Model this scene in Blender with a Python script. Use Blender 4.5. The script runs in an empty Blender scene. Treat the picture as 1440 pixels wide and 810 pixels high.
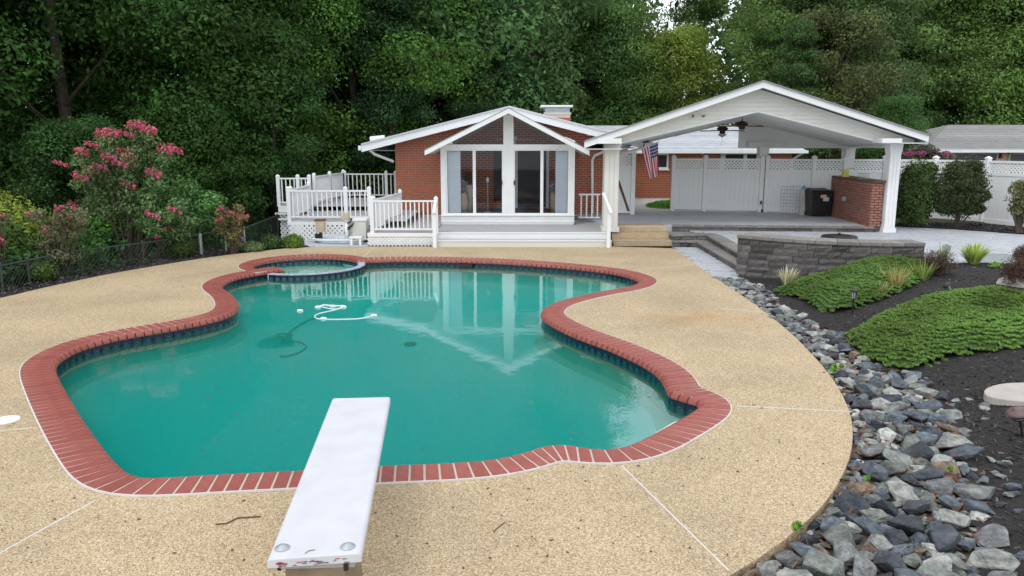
import bpy, math, random
import numpy as np
from mathutils import Vector, Matrix, noise
from mathutils.geometry import tessellate_polygon
R = math.radians
C = bpy.context.scene.collection
sc = bpy.context.scene
random.seed(7)

# ------------------------------------------------------------------ camera, sky, sun
CAM_H, PITCH, FPX = 2.8, R(10.65), 1090.0
cam_d = bpy.data.cameras.new('camera'); cam = bpy.data.objects.new('camera', cam_d); C.objects.link(cam)
cam.location = (0, 0, CAM_H); cam.rotation_euler = (R(90) - PITCH, 0, 0)
cam_d.sensor_width = 36; cam_d.lens = 36 * FPX / 1440; cam_d.clip_end = 900; cam_d.clip_start = 0.05
sc.camera = cam
world = bpy.data.worlds.new('World'); sc.world = world; world.use_nodes = True
SUN_EL, SUN_AZ = R(55), R(215)      # high, behind the camera on the left
nt = world.node_tree; nt.nodes.clear()
def wn(t, **k):
    n = nt.nodes.new(t)
    for a, b in k.items(): setattr(n, a, b)
    return n
sky = wn('ShaderNodeTexSky', sky_type='NISHITA', sun_disc=False, sun_elevation=SUN_EL, sun_rotation=SUN_AZ)
bg = wn('ShaderNodeBackground'); bg.inputs[1].default_value = 0.15
tc = wn('ShaderNodeTexCoord'); mp = wn('ShaderNodeMapping'); mp.inputs['Scale'].default_value = (1.6, 1.6, 5)
nz = wn('ShaderNodeTexNoise'); nz.inputs['Scale'].default_value = 2.2; nz.inputs['Detail'].default_value = 7
cr = wn('ShaderNodeValToRGB'); cr.color_ramp.elements[0].position = .34; cr.color_ramp.elements[1].position = .62
cr.color_ramp.elements[0].color = (.55, .55, .55, 1); cr.color_ramp.elements[1].color = (1, 1, 1, 1)
mx = wn('ShaderNodeMixRGB'); mx.inputs[2].default_value = (10.6, 11.0, 11.5, 1)
nt.links.new(tc.outputs['Generated'], mp.inputs[0]); nt.links.new(mp.outputs[0], nz.inputs[0]); nt.links.new(nz.outputs[0], cr.inputs[0])
nt.links.new(cr.outputs[0], mx.inputs[0]); nt.links.new(sky.outputs[0], mx.inputs[1]); nt.links.new(mx.outputs[0], bg.inputs[0])
nt.links.new(bg.outputs[0], wn('ShaderNodeOutputWorld').inputs[0])
sl = bpy.data.lights.new('sun', 'SUN'); sl.energy = .7; sl.angle = R(14); sl.color = (1, .96, .9)
so = bpy.data.objects.new('sun', sl); C.objects.link(so)
sd = Vector((math.sin(SUN_AZ) * math.cos(SUN_EL), math.cos(SUN_AZ) * math.cos(SUN_EL), math.sin(SUN_EL)))
so.rotation_euler = sd.to_track_quat('Z', 'Y').to_euler(); so.location = (0, 0, 40)
sc.view_settings.view_transform = 'Standard'; sc.view_settings.look = 'None'
sc.view_settings.exposure = 0.1; sc.view_settings.gamma = 1
sc.cycles.max_bounces = 8; sc.cycles.transparent_max_bounces = 12; sc.cycles.volume_bounces = 3
sc.cycles.use_denoising = True

# ------------------------------------------------------------------ survey: photo point -> place in the world (metres)
cp, sp = math.cos(PITCH), math.sin(PITCH)
def ray(px, py):
    cx, cy = (px - 720) / FPX, (405 - py) / FPX
    return Vector((cx, cp + cy * sp, cy * cp - sp))
def W(px, py, z=0.0):
    d = ray(px, py); t = (z - CAM_H) / d.z
    return Vector((d.x * t, d.y * t, z))
def F(px, py, Y):
    d = ray(px, py); t = Y / d.y
    return Vector((d.x * t, Y, CAM_H + d.z * t))

# ------------------------------------------------------------------ materials
def M(name, base, rough=.6, var=.12, nscale=4, bump=0, bscale=60, island=0, spec=.4, objc=False, metal=0, hue=None, stain=None, detail=4):
    m = bpy.data.materials.new(name); m.use_nodes = True; t = m.node_tree; N = t.nodes; L = t.links
    b = N['Principled BSDF']; b.inputs['Roughness'].default_value = rough; b.inputs['Specular IOR Level'].default_value = spec
    b.inputs['Metallic'].default_value = metal
    co = N.new('ShaderNodeTexCoord').outputs['Object']
    base4 = (*base, 1)
    if objc:
        oi = N.new('ShaderNodeObjectInfo'); col = oi.outputs['Color']
    else:
        rgb = N.new('ShaderNodeRGB'); rgb.outputs[0].default_value = base4; col = rgb.outputs[0]
    n = N.new('ShaderNodeTexNoise'); n.inputs['Scale'].default_value = nscale; n.inputs['Detail'].default_value = detail
    L.new(co, n.inputs[0])
    mr = N.new('ShaderNodeMapRange'); mr.inputs[1].default_value = .25; mr.inputs[2].default_value = .75
    mr.inputs[3].default_value = 1 - var; mr.inputs[4].default_value = 1 + var
    L.new(n.outputs[0], mr.inputs[0]); val = mr.outputs[0]
    if island:
        g = N.new('ShaderNodeNewGeometry'); o2 = N.new('ShaderNodeObjectInfo')
        a = N.new('ShaderNodeMath'); a.operation = 'ADD'; L.new(g.outputs['Random Per Island'], a.inputs[0]); L.new(o2.outputs['Random'], a.inputs[1])
        fr = N.new('ShaderNodeMath'); fr.operation = 'FRACT'; L.new(a.outputs[0], fr.inputs[0])
        m2 = N.new('ShaderNodeMapRange'); m2.inputs[3].default_value = 1 - island; m2.inputs[4].default_value = 1 + island; L.new(fr.outputs[0], m2.inputs[0])
        mm = N.new('ShaderNodeMath'); mm.operation = 'MULTIPLY'; L.new(val, mm.inputs[0]); L.new(m2.outputs[0], mm.inputs[1]); val = mm.outputs[0]
        if hue:
            mh = N.new('ShaderNodeMixRGB'); mh.inputs[2].default_value = (*hue, 1); L.new(fr.outputs[0], mh.inputs[0]); L.new(col, mh.inputs[1]); col = mh.outputs[0]
    elif hue:
        n3 = N.new('ShaderNodeTexNoise'); n3.inputs['Scale'].default_value = nscale * .37; n3.inputs['Detail'].default_value = 3; L.new(co, n3.inputs[0])
        r3 = N.new('ShaderNodeMapRange'); r3.inputs[1].default_value = .4; r3.inputs[2].default_value = .62; L.new(n3.outputs[0], r3.inputs[0])
        mh = N.new('ShaderNodeMixRGB'); mh.inputs[2].default_value = (*hue, 1); L.new(r3.outputs[0], mh.inputs[0]); L.new(col, mh.inputs[1]); col = mh.outputs[0]
    vm = N.new('ShaderNodeVectorMath'); vm.operation = 'SCALE'; L.new(col, vm.inputs[0]); L.new(val, vm.inputs['Scale'])
    L.new(vm.outputs[0], b.inputs['Base Color'])
    if bump:
        n2 = N.new('ShaderNodeTexNoise'); n2.inputs['Scale'].default_value = bscale; n2.inputs['Detail'].default_value = 4; L.new(co, n2.inputs[0])
        bp = N.new('ShaderNodeBump'); bp.inputs['Strength'].default_value = bump; bp.inputs['Distance'].default_value = .02
        L.new(n2.outputs[0], bp.inputs['Height']); L.new(bp.outputs[0], b.inputs['Normal'])
    return m

def leafmat(name, var=.36, trans=.4, rough=.62, objc=True, base=(.05, .1, .03)):
    m = bpy.data.materials.new(name); m.use_nodes = True; t = m.node_tree; N = t.nodes; L = t.links; N.clear()
    out = N.new('ShaderNodeOutputMaterial')
    if objc: col = N.new('ShaderNodeObjectInfo').outputs['Color']
    else:
        rgb = N.new('ShaderNodeRGB'); rgb.outputs[0].default_value = (*base, 1); col = rgb.outputs[0]
    g = N.new('ShaderNodeNewGeometry')
    co = N.new('ShaderNodeTexCoord').outputs['Object']
    n = N.new('ShaderNodeTexNoise'); n.inputs['Scale'].default_value = .55; n.inputs['Detail'].default_value = 3; L.new(co, n.inputs[0])
    a = N.new('ShaderNodeMapRange'); a.inputs[3].default_value = 1 - var; a.inputs[4].default_value = 1 + var; L.new(g.outputs['Random Per Island'], a.inputs[0])
    c2 = N.new('ShaderNodeMapRange'); c2.inputs[1].default_value = .3; c2.inputs[2].default_value = .7; c2.inputs[3].default_value = .58; c2.inputs[4].default_value = 1.6; L.new(n.outputs[0], c2.inputs[0])
    mm = N.new('ShaderNodeMath'); mm.operation = 'MULTIPLY'; L.new(a.outputs[0], mm.inputs[0]); L.new(c2.outputs[0], mm.inputs[1])
    hs = N.new('ShaderNodeHueSaturation')
    hr = N.new('ShaderNodeMapRange'); hr.inputs[3].default_value = .475; hr.inputs[4].default_value = .52; L.new(n.outputs[0], hr.inputs[0])
    L.new(hr.outputs[0], hs.inputs['Hue']); L.new(col, hs.inputs['Color']); L.new(mm.outputs[0], hs.inputs['Value'])
    b = N.new('ShaderNodeBsdfPrincipled'); b.inputs['Roughness'].default_value = rough; b.inputs['Specular IOR Level'].default_value = .18
    L.new(hs.outputs[0], b.inputs['Base Color'])
    tr = N.new('ShaderNodeBsdfTranslucent'); L.new(hs.outputs[0], tr.inputs[0])
    ms = N.new('ShaderNodeMixShader'); ms.inputs[0].default_value = trans
    L.new(b.outputs[0], ms.inputs[1]); L.new(tr.outputs[0], ms.inputs[2]); L.new(ms.outputs[0], out.inputs[0])
    return m

def aggregate(name):
    m = bpy.data.materials.new(name); m.use_nodes = True; t = m.node_tree; N = t.nodes; L = t.links; b = N['Principled BSDF']
    co = N.new('ShaderNodeTexCoord').outputs['Object']
    v = N.new('ShaderNodeTexVoronoi'); v.inputs['Scale'].default_value = 118; L.new(co, v.inputs[0])
    sx = N.new('ShaderNodeSeparateColor'); L.new(v.outputs['Color'], sx.inputs[0])
    rp = N.new('ShaderNodeValToRGB'); e = rp.color_ramp.elements; rp.color_ramp.interpolation = 'LINEAR'
    e[0].position = 0; e[0].color = (.15, .10, .055, 1); e[1].position = .08; e[1].color = (.32, .235, .142, 1)
    for p, c in ((.3, (.425, .322, .2, 1)), (.6, (.505, .392, .252, 1)), (.88, (.68, .58, .41, 1)), (.97, (.22, .16, .09, 1))):
        x = e.new(p); x.color = c
    L.new(sx.outputs[0], rp.inputs[0])
    mc = N.new('ShaderNodeMixRGB'); mc.blend_type = 'MULTIPLY'; mc.inputs[0].default_value = 1
    n = N.new('ShaderNodeTexNoise'); n.inputs['Scale'].default_value = .55; n.inputs['Detail'].default_value = 6; n.inputs['Roughness'].default_value = .6; L.new(co, n.inputs[0])
    r2 = N.new('ShaderNodeValToRGB'); r2.color_ramp.elements[0].position = .32; r2.color_ramp.elements[0].color = (.84, .82, .80, 1)
    r2.color_ramp.elements[1].position = .6; r2.color_ramp.elements[1].color = (1.05, 1.03, 1.0, 1); L.new(n.outputs[0], r2.inputs[0])
    L.new(rp.outputs[0], mc.inputs[1]); L.new(r2.outputs[0], mc.inputs[2])
    # rust stain with a shape of its own beside the pool's cape
    mp = N.new('ShaderNodeMapping'); st = W(985, 448)
    mp.inputs['Location'].default_value = (-st.x / 1.3, -st.y / .75, 0); mp.inputs['Scale'].default_value = (1 / 1.3, 1 / .75, 1); L.new(co, mp.inputs[0])
    dst = N.new('ShaderNodeVectorMath'); dst.operation = 'LENGTH'; L.new(mp.outputs[0], dst.inputs[0])
    n5 = N.new('ShaderNodeTexNoise'); n5.inputs['Scale'].default_value = 2.5; n5.inputs['Detail'].default_value = 6; L.new(co, n5.inputs[0])
    ad = N.new('ShaderNodeMath'); ad.operation = 'ADD'; L.new(dst.outputs['Value'], ad.inputs[0]); L.new(n5.outputs[0], ad.inputs[1])
    rm = N.new('ShaderNodeMapRange'); rm.inputs[1].default_value = .55; rm.inputs[2].default_value = 1.5; rm.inputs[3].default_value = .4; rm.inputs[4].default_value = 0; L.new(ad.outputs[0], rm.inputs[0])
    ms = N.new('ShaderNodeMixRGB'); ms.blend_type = 'MULTIPLY'; ms.inputs[2].default_value = (.95, .62, .3, 1); L.new(rm.outputs[0], ms.inputs[0]); L.new(mc.outputs[0], ms.inputs[1])
    L.new(ms.outputs[0], b.inputs['Base Color']); b.inputs['Roughness'].default_value = .75; b.inputs['Specular IOR Level'].default_value = .25
    bp = N.new('ShaderNodeBump'); bp.inputs['Strength'].default_value = .5; bp.inputs['Distance'].default_value = .006; bp.invert = True
    L.new(v.outputs['Distance'], bp.inputs['Height']); L.new(bp.outputs[0], b.inputs['Normal'])
    return m

def tilemat(name):
    # deep blue waterline tile with a pale fan printed on each; object space: x -.5...5, z -.5...5
    m = bpy.data.materials.new(name); m.use_nodes = True; t = m.node_tree; N = t.nodes; L = t.links; b = N['Principled BSDF']
    co = N.new('ShaderNodeTexCoord').outputs['Object']
    mp = N.new('ShaderNodeMapping'); mp.inputs['Location'].default_value = (0, 0, .15); L.new(co, mp.inputs[0])
    sx = N.new('ShaderNodeSeparateXYZ'); L.new(mp.outputs[0], sx.inputs[0])
    cb = N.new('ShaderNodeCombineXYZ'); L.new(sx.outputs[0], cb.inputs[0]); L.new(sx.outputs[2], cb.inputs[1])
    ln = N.new('ShaderNodeVectorMath'); ln.operation = 'LENGTH'; L.new(cb.outputs[0], ln.inputs[0])
    wv = N.new('ShaderNodeMath'); wv.operation = 'PINGPONG'; wv.inputs[1].default_value = .09; L.new(ln.outputs['Value'], wv.inputs[0])
    gt = N.new('ShaderNodeMath'); gt.operation = 'GREATER_THAN'; gt.inputs[1].default_value = .045; L.new(wv.outputs[0], gt.inputs[0])
    lt = N.new('ShaderNodeMath'); lt.operation = 'LESS_THAN'; lt.inputs[1].default_value = .36; L.new(ln.outputs['Value'], lt.inputs[0])
    mu = N.new('ShaderNodeMath'); mu.operation = 'MULTIPLY'; L.new(gt.outputs[0], mu.inputs[0]); L.new(lt.outputs[0], mu.inputs[1])
    mx = N.new('ShaderNodeMixRGB'); mx.inputs[1].default_value = (.007, .011, .032, 1); mx.inputs[2].default_value = (.085, .13, .16, 1); L.new(mu.outputs[0], mx.inputs[0])  # both tile tones darkened to carry the shade under the coping
    L.new(mx.outputs[0], b.inputs['Base Color']); b.inputs['Roughness'].default_value = .2
    return m

def watermat(name):
    m = bpy.data.materials.new(name); m.use_nodes = True; t = m.node_tree; N = t.nodes; L = t.links; N.clear()
    out = N.new('ShaderNodeOutputMaterial')
    co = N.new('ShaderNodeTexCoord').outputs['Object']
    n1 = N.new('ShaderNodeTexNoise'); n1.inputs['Scale'].default_value = 2.6; n1.inputs['Detail'].default_value = 3; L.new(co, n1.inputs[0])
    n2 = N.new('ShaderNodeTexNoise'); n2.inputs['Scale'].default_value = 11; n2.inputs['Detail'].default_value = 2; L.new(co, n2.inputs[0])
    ad = N.new('ShaderNodeMath'); ad.operation = 'MULTIPLY_ADD'; ad.inputs[1].default_value = .16; L.new(n2.outputs[0], ad.inputs[0]); L.new(n1.outputs[0], ad.inputs[2])
    bp = N.new('ShaderNodeBump'); bp.inputs['Strength'].default_value = 1.0; bp.inputs['Distance'].default_value = .0022; L.new(ad.outputs[0], bp.inputs['Height'])
    gl = N.new('ShaderNodeBsdfGlossy'); gl.inputs['Roughness'].default_value = .015; gl.inputs[0].default_value = (1, 1, 1, 1); L.new(bp.outputs[0], gl.inputs['Normal'])
    tr = N.new('ShaderNodeBsdfTransparent')
    fr = N.new('ShaderNodeFresnel'); fr.inputs[0].default_value = 1.34; L.new(bp.outputs[0], fr.inputs[1])
    ms = N.new('ShaderNodeMixShader'); L.new(fr.outputs[0], ms.inputs[0]); L.new(tr.outputs[0], ms.inputs[1]); L.new(gl.outputs[0], ms.inputs[2])
    L.new(ms.outputs[0], out.inputs[0])
    sca = N.new('ShaderNodeVolumeScatter'); sca.inputs['Color'].default_value = (.01, .88, .69, 1); sca.inputs['Density'].default_value = .95; sca.inputs['Anisotropy'].default_value = .2
    ab = N.new('ShaderNodeVolumeAbsorption'); ab.inputs['Color'].default_value = (.0, .80, .74, 1); ab.inputs['Density'].default_value = .42
    av = N.new('ShaderNodeAddShader'); L.new(sca.outputs[0], av.inputs[0]); L.new(ab.outputs[0], av.inputs[1]); L.new(av.outputs[0], out.inputs[1])
    return m

def glassmat(name):
    m = bpy.data.materials.new(name); m.use_nodes = True; t = m.node_tree; N = t.nodes; L = t.links; N.clear()
    out = N.new('ShaderNodeOutputMaterial'); gl = N.new('ShaderNodeBsdfGlossy'); gl.inputs['Roughness'].default_value = .02
    tr = N.new('ShaderNodeBsdfTransparent'); tr.inputs[0].default_value = (.95, .95, .97, 1)
    fr = N.new('ShaderNodeFresnel'); fr.inputs[0].default_value = 1.27
    ms = N.new('ShaderNodeMixShader'); L.new(fr.outputs[0], ms.inputs[0]); L.new(tr.outputs[0], ms.inputs[1]); L.new(gl.outputs[0], ms.inputs[2]); L.new(ms.outputs[0], out.inputs[0])
    return m

m_agg = aggregate('exposed_aggregate')
m_cop = M('coping_red', (.345, .088, .068), .55, .18, 9, .25, 90, island=.24, hue=(.25, .07, .056))
m_mortar = M('mortar', (.52, .45, .37), .85, .1, 20)
m_joint = M('caulk_white', (.62, .59, .56), .7, .1, 8)
m_tile = tilemat('waterline_tile')
m_grout = M('grout', (.25, .27, .27), .7)
m_plaster = M('pool_plaster', (.60, .72, .62), .7, .15, 1.2, hue=(.45, .60, .48))
m_water = watermat('pool_water')
m_white = M('white_vinyl', (.78, .79, .79), .45, .04, 2, spec=.4)
m_white2 = M('white_paint', (.80, .80, .79), .5, .06, 3)
m_fence = M('fence_vinyl', (.80, .81, .80), .5, .05, 1.5)
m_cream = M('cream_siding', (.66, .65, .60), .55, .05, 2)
m_siding = M('gable_siding', (.72, .71, .66), .5, .05, 2)
m_ceil = M('ceiling_panel', (.82, .83, .82), .55, .04, 1)
m_deckb = M('grey_decking', (.42, .41, .42), .6, .1, 6, island=.06)
m_brick = M('red_brick', (.47, .155, .075), .8, .12, 12, .3, 80, island=.25, hue=(.33, .09, .05))
m_bmort = M('brick_mortar', (.66, .52, .43), .9, .1, 20)
m_obrick = M('weathered_brick', (.44, .17, .12), .85, .25, 14, .5, 60, island=.35, hue=(.26, .13, .10))
m_omort = M('weathered_mortar', (.13, .10, .09), .9, .2, 20)
m_roof = M('grey_shingles', (.29, .285, .28), .85, .12, 3, .5, 40, island=.14)
m_roofw = M('white_shingles', (.52, .54, .57), .8, .10, 3, .5, 40, island=.12)
m_conc = M('concrete', (.52, .50, .45), .8, .1, 2, .2, 60)
m_slab = M('patio_slab', (.46, .47, .49), .7, .08, 1.2, .1, 60)
m_paver = M('paver_grey', (.47, .485, .51), .75, .12, 5, .35, 50, island=.15, hue=(.40, .41, .44))
m_block = M('wall_block', (.085, .078, .076), .9, .4, 9, 1.0, 26, island=.3, hue=(.115, .105, .10))
m_cap = M('wall_cap', (.20, .185, .172), .85, .2, 9, .6, 40, island=.15)
m_mulch = M('dark_mulch', (.017, .015, .015), .95, .6, 55, 1.0, 70, hue=(.028, .024, .022))
m_chip = M('mulch_chip', (.030, .026, .025), .9, .4, 20, island=.95, hue=(.075, .062, .056))
m_dirt = M('stone_bed_soil', (.16, .115, .085), .95, .3, 8, .8, 30)
m_forest = M('forest_soil', (.05, .045, .03), .95, .4, 1, .5, 10, hue=(.03, .055, .02))
m_grass = M('lawn_green', (.10, .22, .04), .9, .3, 6, .5, 90)
m_shelf = M('white_plaster', (.80, .84, .84), .6, .06, 2)
m_glass = glassmat('window_glass')
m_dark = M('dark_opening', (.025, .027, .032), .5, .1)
m_blind = M('pale_blinds', (.76, .84, .87), .7, .06, 8)
m_black = M('black_plastic', (.014, .014, .015), .45, .2, 6)
m_bronze = M('dark_bronze', (.035, .027, .025), .4, .2, 8, metal=.3)
m_wood = M('brown_wood', (.13, .06, .03), .6, .25, 14)
m_trunk = M('bark', (.085, .065, .05), .9, .3, 6, .8, 20)
m_wire = M('weathered_wire', (.05, .065, .055), .6, .15, 8, metal=.2)
m_galv = M('galvanised_steel', (.40, .42, .44), .5, .15, 8, metal=.4)
m_leaf = leafmat('leaf')
m_leafs = leafmat('shrub_leaf', .4, .25)
m_gc = leafmat('groundcover_leaf', .5, .3)
m_pink = leafmat('pink_flower', .3, .3)
m_board = M('diving_board_white', (.58, .58, .61), .6, .07, 5, .25, 260, detail=9)
m_ledge = M('shaded_plaster', (.13, .22, .13), .7, .2, 2)  # dark green holds the pool wall's shadow and reflection in its colour
m_stand = M('stand_tan', (.20, .155, .10), .6, .2, 6)
m_red = M('flag_red', (.50, .03, .05), .7); m_blue = M('flag_blue', (.03, .05, .22), .7); m_wht = M('flag_white', (.8, .8, .8), .7)
m_hose = M('hose_pale', (.55, .75, .68), .5, .05)
m_hosed = M('hose_dark', (.03, .14, .10), .6, .1)
m_inkr = M('faded_red_ink', (.35, .07, .09), .7); m_inkb = M('faded_dark_ink', (.12, .09, .12), .7)
ROCKM = [M('rock_blue_grey', (.16, .20, .25), .8, .35, 9, .8, 30, objc=True), ]
m_stone = M('flat_pale_stone', (.42, .38, .34), .8, .12, 7, .4, 40)
m_yel = M('faded_yellow', (.55, .45, .12), .6)
m_pink2 = M('salmon_brick', (.60, .33, .26), .85, .1, 10, island=.15)
m_tan = M('tan_paint', (.50, .42, .30), .6)
m_bluep = M('light_blue_plastic', (.12, .30, .50), .5)
m_inside = M('interior_floor', (.16, .14, .13), .6)

# ------------------------------------------------------------------ object helpers
WL = {}
def link(o, parent=None):
    C.objects.link(o); w = Vector(o.location); WL[o.name] = w
    if parent is not None:
        o.parent = parent; o.location = w - WL[parent.name]
    return o
def tag(o, label=None, cat=None, group=None, kind=None):
    if label: o['label'] = label
    if cat: o['category'] = cat
    if group: o['group'] = group
    if kind: o['kind'] = kind
    return o
def thing(name, label, cat, loc=(0, 0, 0), group=None):
    o = bpy.data.objects.new(name, None); o.location = loc; o.empty_display_size = .1
    link(o); return tag(o, label, cat, group)
class MB:
    def __init__(s): s.v = []; s.f = []; s.mi = []; s.m = 0
    def add(s, vs, fs):
        n = len(s.v); s.v += [tuple(v) for v in vs]; s.f += [tuple(i + n for i in f) for f in fs]; s.mi += [s.m] * len(fs); return s
    def box(s, x0, x1, y0, y1, z0, z1):
        return s.add([(x0, y0, z0), (x1, y0, z0), (x1, y1, z0), (x0, y1, z0), (x0, y0, z1), (x1, y0, z1), (x1, y1, z1), (x0, y1, z1)],
              [(0, 3, 2, 1), (4, 5, 6, 7), (0, 1, 5, 4), (1, 2, 6, 5), (2, 3, 7, 6), (3, 0, 4, 7)])
    def hexa(s, b, t):   # four bottom, four top points, counter-clockwise from above
        return s.add(list(b) + list(t), [(0, 3, 2, 1), (4, 5, 6, 7), (0, 1, 5, 4), (1, 2, 6, 5), (2, 3, 7, 6), (3, 0, 4, 7)])
    def beam(s, p, q, w, h, up=(0, 0, 1)):
        p, q, up = Vector(p), Vector(q), Vector(up); d = (q - p).normalized(); r = d.cross(up)
        if r.length < 1e-4: r = d.cross(Vector((1, 0, 0)))
        r.normalize(); u = r.cross(d); r *= w / 2; u *= h / 2
        return s.hexa([p - r - u, p + r - u, q + r - u, q - r - u], [p - r + u, p + r + u, q + r + u, q - r + u])
    def tube(s, pts, r, n=6, cap=True):
        pts = [Vector(p) for p in pts]; rs = r if isinstance(r, (list, tuple)) else [r] * len(pts); vs = []
        prev = None
        for i, p in enumerate(pts):
            d = (pts[min(i + 1, len(pts) - 1)] - pts[max(i - 1, 0)]).normalized()
            a = prev if prev is not None else (Vector((0, 0, 1)) if abs(d.z) < .9 else Vector((1, 0, 0)))
            e = (a - d * a.dot(d)).normalized(); prev = e; g = d.cross(e)
            for k in range(n):
                t = 2 * math.pi * k / n; vs.append(p + (e * math.cos(t) + g * math.sin(t)) * rs[i])
        fs = [(i * n + k, i * n + (k + 1) % n, (i + 1) * n + (k + 1) % n, (i + 1) * n + k) for i in range(len(pts) - 1) for k in range(n)]
        if cap: fs += [tuple(range(n))[::-1], tuple(range((len(pts) - 1) * n, len(pts) * n))]
        return s.add(vs, fs)
    def lathe(s, c, prof, n=16, ax=None):  # prof: (r, z)
        c = Vector(c); vs = []; T = ax or Matrix.Identity(3)
        for r, z in prof:
            for k in range(n):
                t = 2 * math.pi * k / n; vs.append(c + T @ Vector((r * math.cos(t), r * math.sin(t), z)))
        fs = [(i * n + k, i * n + (k + 1) % n, (i + 1) * n + (k + 1) % n, (i + 1) * n + k) for i in range(len(prof) - 1) for k in range(n)]
        fs += [tuple(range(n))[::-1], tuple(range((len(prof) - 1) * n, len(prof) * n))]
        return s.add(vs, fs)
    def poly(s, pts, z0, z1):   # prism from a ccw outline
        n = len(pts); vs = [(p[0], p[1], z0) for p in pts] + [(p[0], p[1], z1) for p in pts]
        fs = [tuple(t) for t in tessellate_polygon([[Vector((p[0], p[1], 0)) for p in pts]])]
        top = [tuple(i + n for i in f) for f in fs]
        return s.add(vs, fs + top + [(i, (i + 1) % n, (i + 1) % n + n, i + n) for i in range(n)])
    def mesh(s, name, mats):
        me = bpy.data.meshes.new(name); me.from_pydata(s.v, [], s.f)
        for m in (mats if isinstance(mats, (list, tuple)) else [mats]): me.materials.append(m)
        if any(s.mi): me.polygons.foreach_set('material_index', s.mi)
        me.update(); return me
def recalc(me):
    import bmesh
    b = bmesh.new(); b.from_mesh(me); bmesh.ops.recalc_face_normals(b, faces=b.faces); b.to_mesh(me); b.free()
def obj(name, mb, mats, parent=None, smooth=False, bevel=0, fix=True):
    me = mb.mesh(name, mats)
    if fix and len(me.polygons) < 60000: recalc(me)
    o = bpy.data.objects.new(name, me)
    if smooth: me.polygons.foreach_set('use_smooth', [True] * len(me.polygons))
    if bevel:
        b = o.modifiers.new('b', 'BEVEL'); b.width = bevel; b.segments = 2; b.limit_method = 'ANGLE'
    link(o, parent); return o
def one(name, mb, mats, label, cat, group=None, **k):
    # a thing that is one mesh, its origin at its base
    vs = np.array(mb.v); c = Vector(((vs[:, 0].min() + vs[:, 0].max()) / 2, (vs[:, 1].min() + vs[:, 1].max()) / 2, vs[:, 2].min()))
    mb.v = [tuple(Vector(v) - c) for v in mb.v]; o = obj(name, mb, mats, None, **k); o.location = c; WL[o.name] = c
    return tag(o, label, cat, group)
def struct(name, mb, mats, parent=None, **k):
    o = obj(name, mb, mats, parent, **k)
    if parent is None: o['kind'] = 'structure'
    return o
CUBES = {}
def piece(name, m, c, size, parent, rz=0, tilt=0):
    if m.name not in CUBES:
        CUBES[m.name] = MB().box(-.5, .5, -.5, .5, -.5, .5).mesh('block_' + m.name, m)
    o = bpy.data.objects.new(name, CUBES[m.name]); o.location = c; o.scale = size; o.rotation_euler = (tilt, 0, rz)
    return link(o, parent)
def quads(name, V, m, parent=None, tri=False):
    n = V.shape[0]; k = 3 if tri else 4
    me = bpy.data.meshes.new(name); me.vertices.add(n * k); me.vertices.foreach_set('co', V.reshape(-1).astype(np.float32))
    me.loops.add(n * k); me.loops.foreach_set('vertex_index', np.arange(n * k, dtype=np.int32))
    me.polygons.add(n); me.polygons.foreach_set('loop_start', np.arange(0, n * k, k, dtype=np.int32))
    me.update(calc_edges=True); me.materials.append(m)
    return me
def leaves(blobs, n, size, seed, up=.35, shell=.55, asp=.5, down=0.0):
    """n leaf quads over ellipsoid clumps (cx,cy,cz,rx,ry,rz); denser toward the outside"""
    g = np.random.default_rng(seed); B = np.array(blobs, float)
    area = (B[:, 3] * B[:, 4] * B[:, 5]) ** (2 / 3); bi = g.choice(len(B), n, p=area / area.sum()); b = B[bi]
    d = g.normal(size=(n, 3)); d /= np.linalg.norm(d, axis=1, keepdims=True)
    rr = shell + (1 - shell) * g.random(n) ** .6; rr *= 1 + .12 * g.normal(size=n)
    c = b[:, :3] + d * rr[:, None] * b[:, 3:6]
    nm = d + g.normal(size=(n, 3)) * .55; nm[:, 2] += up; nm /= np.linalg.norm(nm, axis=1, keepdims=True)
    a = g.normal(size=(n, 3)); a[:, 2] -= down; a -= nm * (a * nm).sum(1, keepdims=True); a /= np.linalg.norm(a, axis=1, keepdims=True)
    w = np.cross(nm, a); s = size * (.6 + .8 * g.random(n)); a *= s[:, None]; w *= (s * asp)[:, None]
    return np.stack([c - a, c + w - a * .1, c + a, c - w - a * .1], axis=1)

def catmull(pts, closed=True, sub=8):
    out = []; n = len(pts); P = [Vector((p[0], p[1], 0)) for p in pts]
    for i in range(n if closed else n - 1):
        p0, p1, p2, p3 = (P[(i + k) % n] if closed else P[min(max(i + k, 0), n - 1)] for k in (-1, 0, 1, 2))
        for j in range(sub):
            t = j / sub
            out.append(.5 * ((2 * p1) + (p2 - p0) * t + (2 * p0 - 5 * p1 + 4 * p2 - p3) * t * t + (3 * p1 - p0 - 3 * p2 + p3) * t ** 3))
    if not closed: out.append(P[-1])
    return out
def resample(P, step, closed=True):
    Q = P + [P[0]] if closed else P; acc = [0]
    for a, b in zip(Q, Q[1:]): acc.append(acc[-1] + (b - a).length)
    n = max(2, round(acc[-1] / step)); out = []; j = 0
    for i in range(n if closed else n + 1):
        s = acc[-1] * i / n
        while j < len(Q) - 2 and acc[j + 1] < s: j += 1
        t = (s - acc[j]) / max(1e-9, acc[j + 1] - acc[j]); out.append(Q[j].lerp(Q[j + 1], t))
    return out
def area2(P): return sum(a.x * b.y - b.x * a.y for a, b in zip(P, P[1:] + P[:1]))
def inside(x, y, P):
    c = False; n = len(P); j = n - 1
    for i in range(n):
        a, b = P[i], P[j]
        if (a[1] > y) != (b[1] > y) and x < (b[0] - a[0]) * (y - a[1]) / (b[1] - a[1]) + a[0]: c = not c
        j = i
    return c
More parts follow.
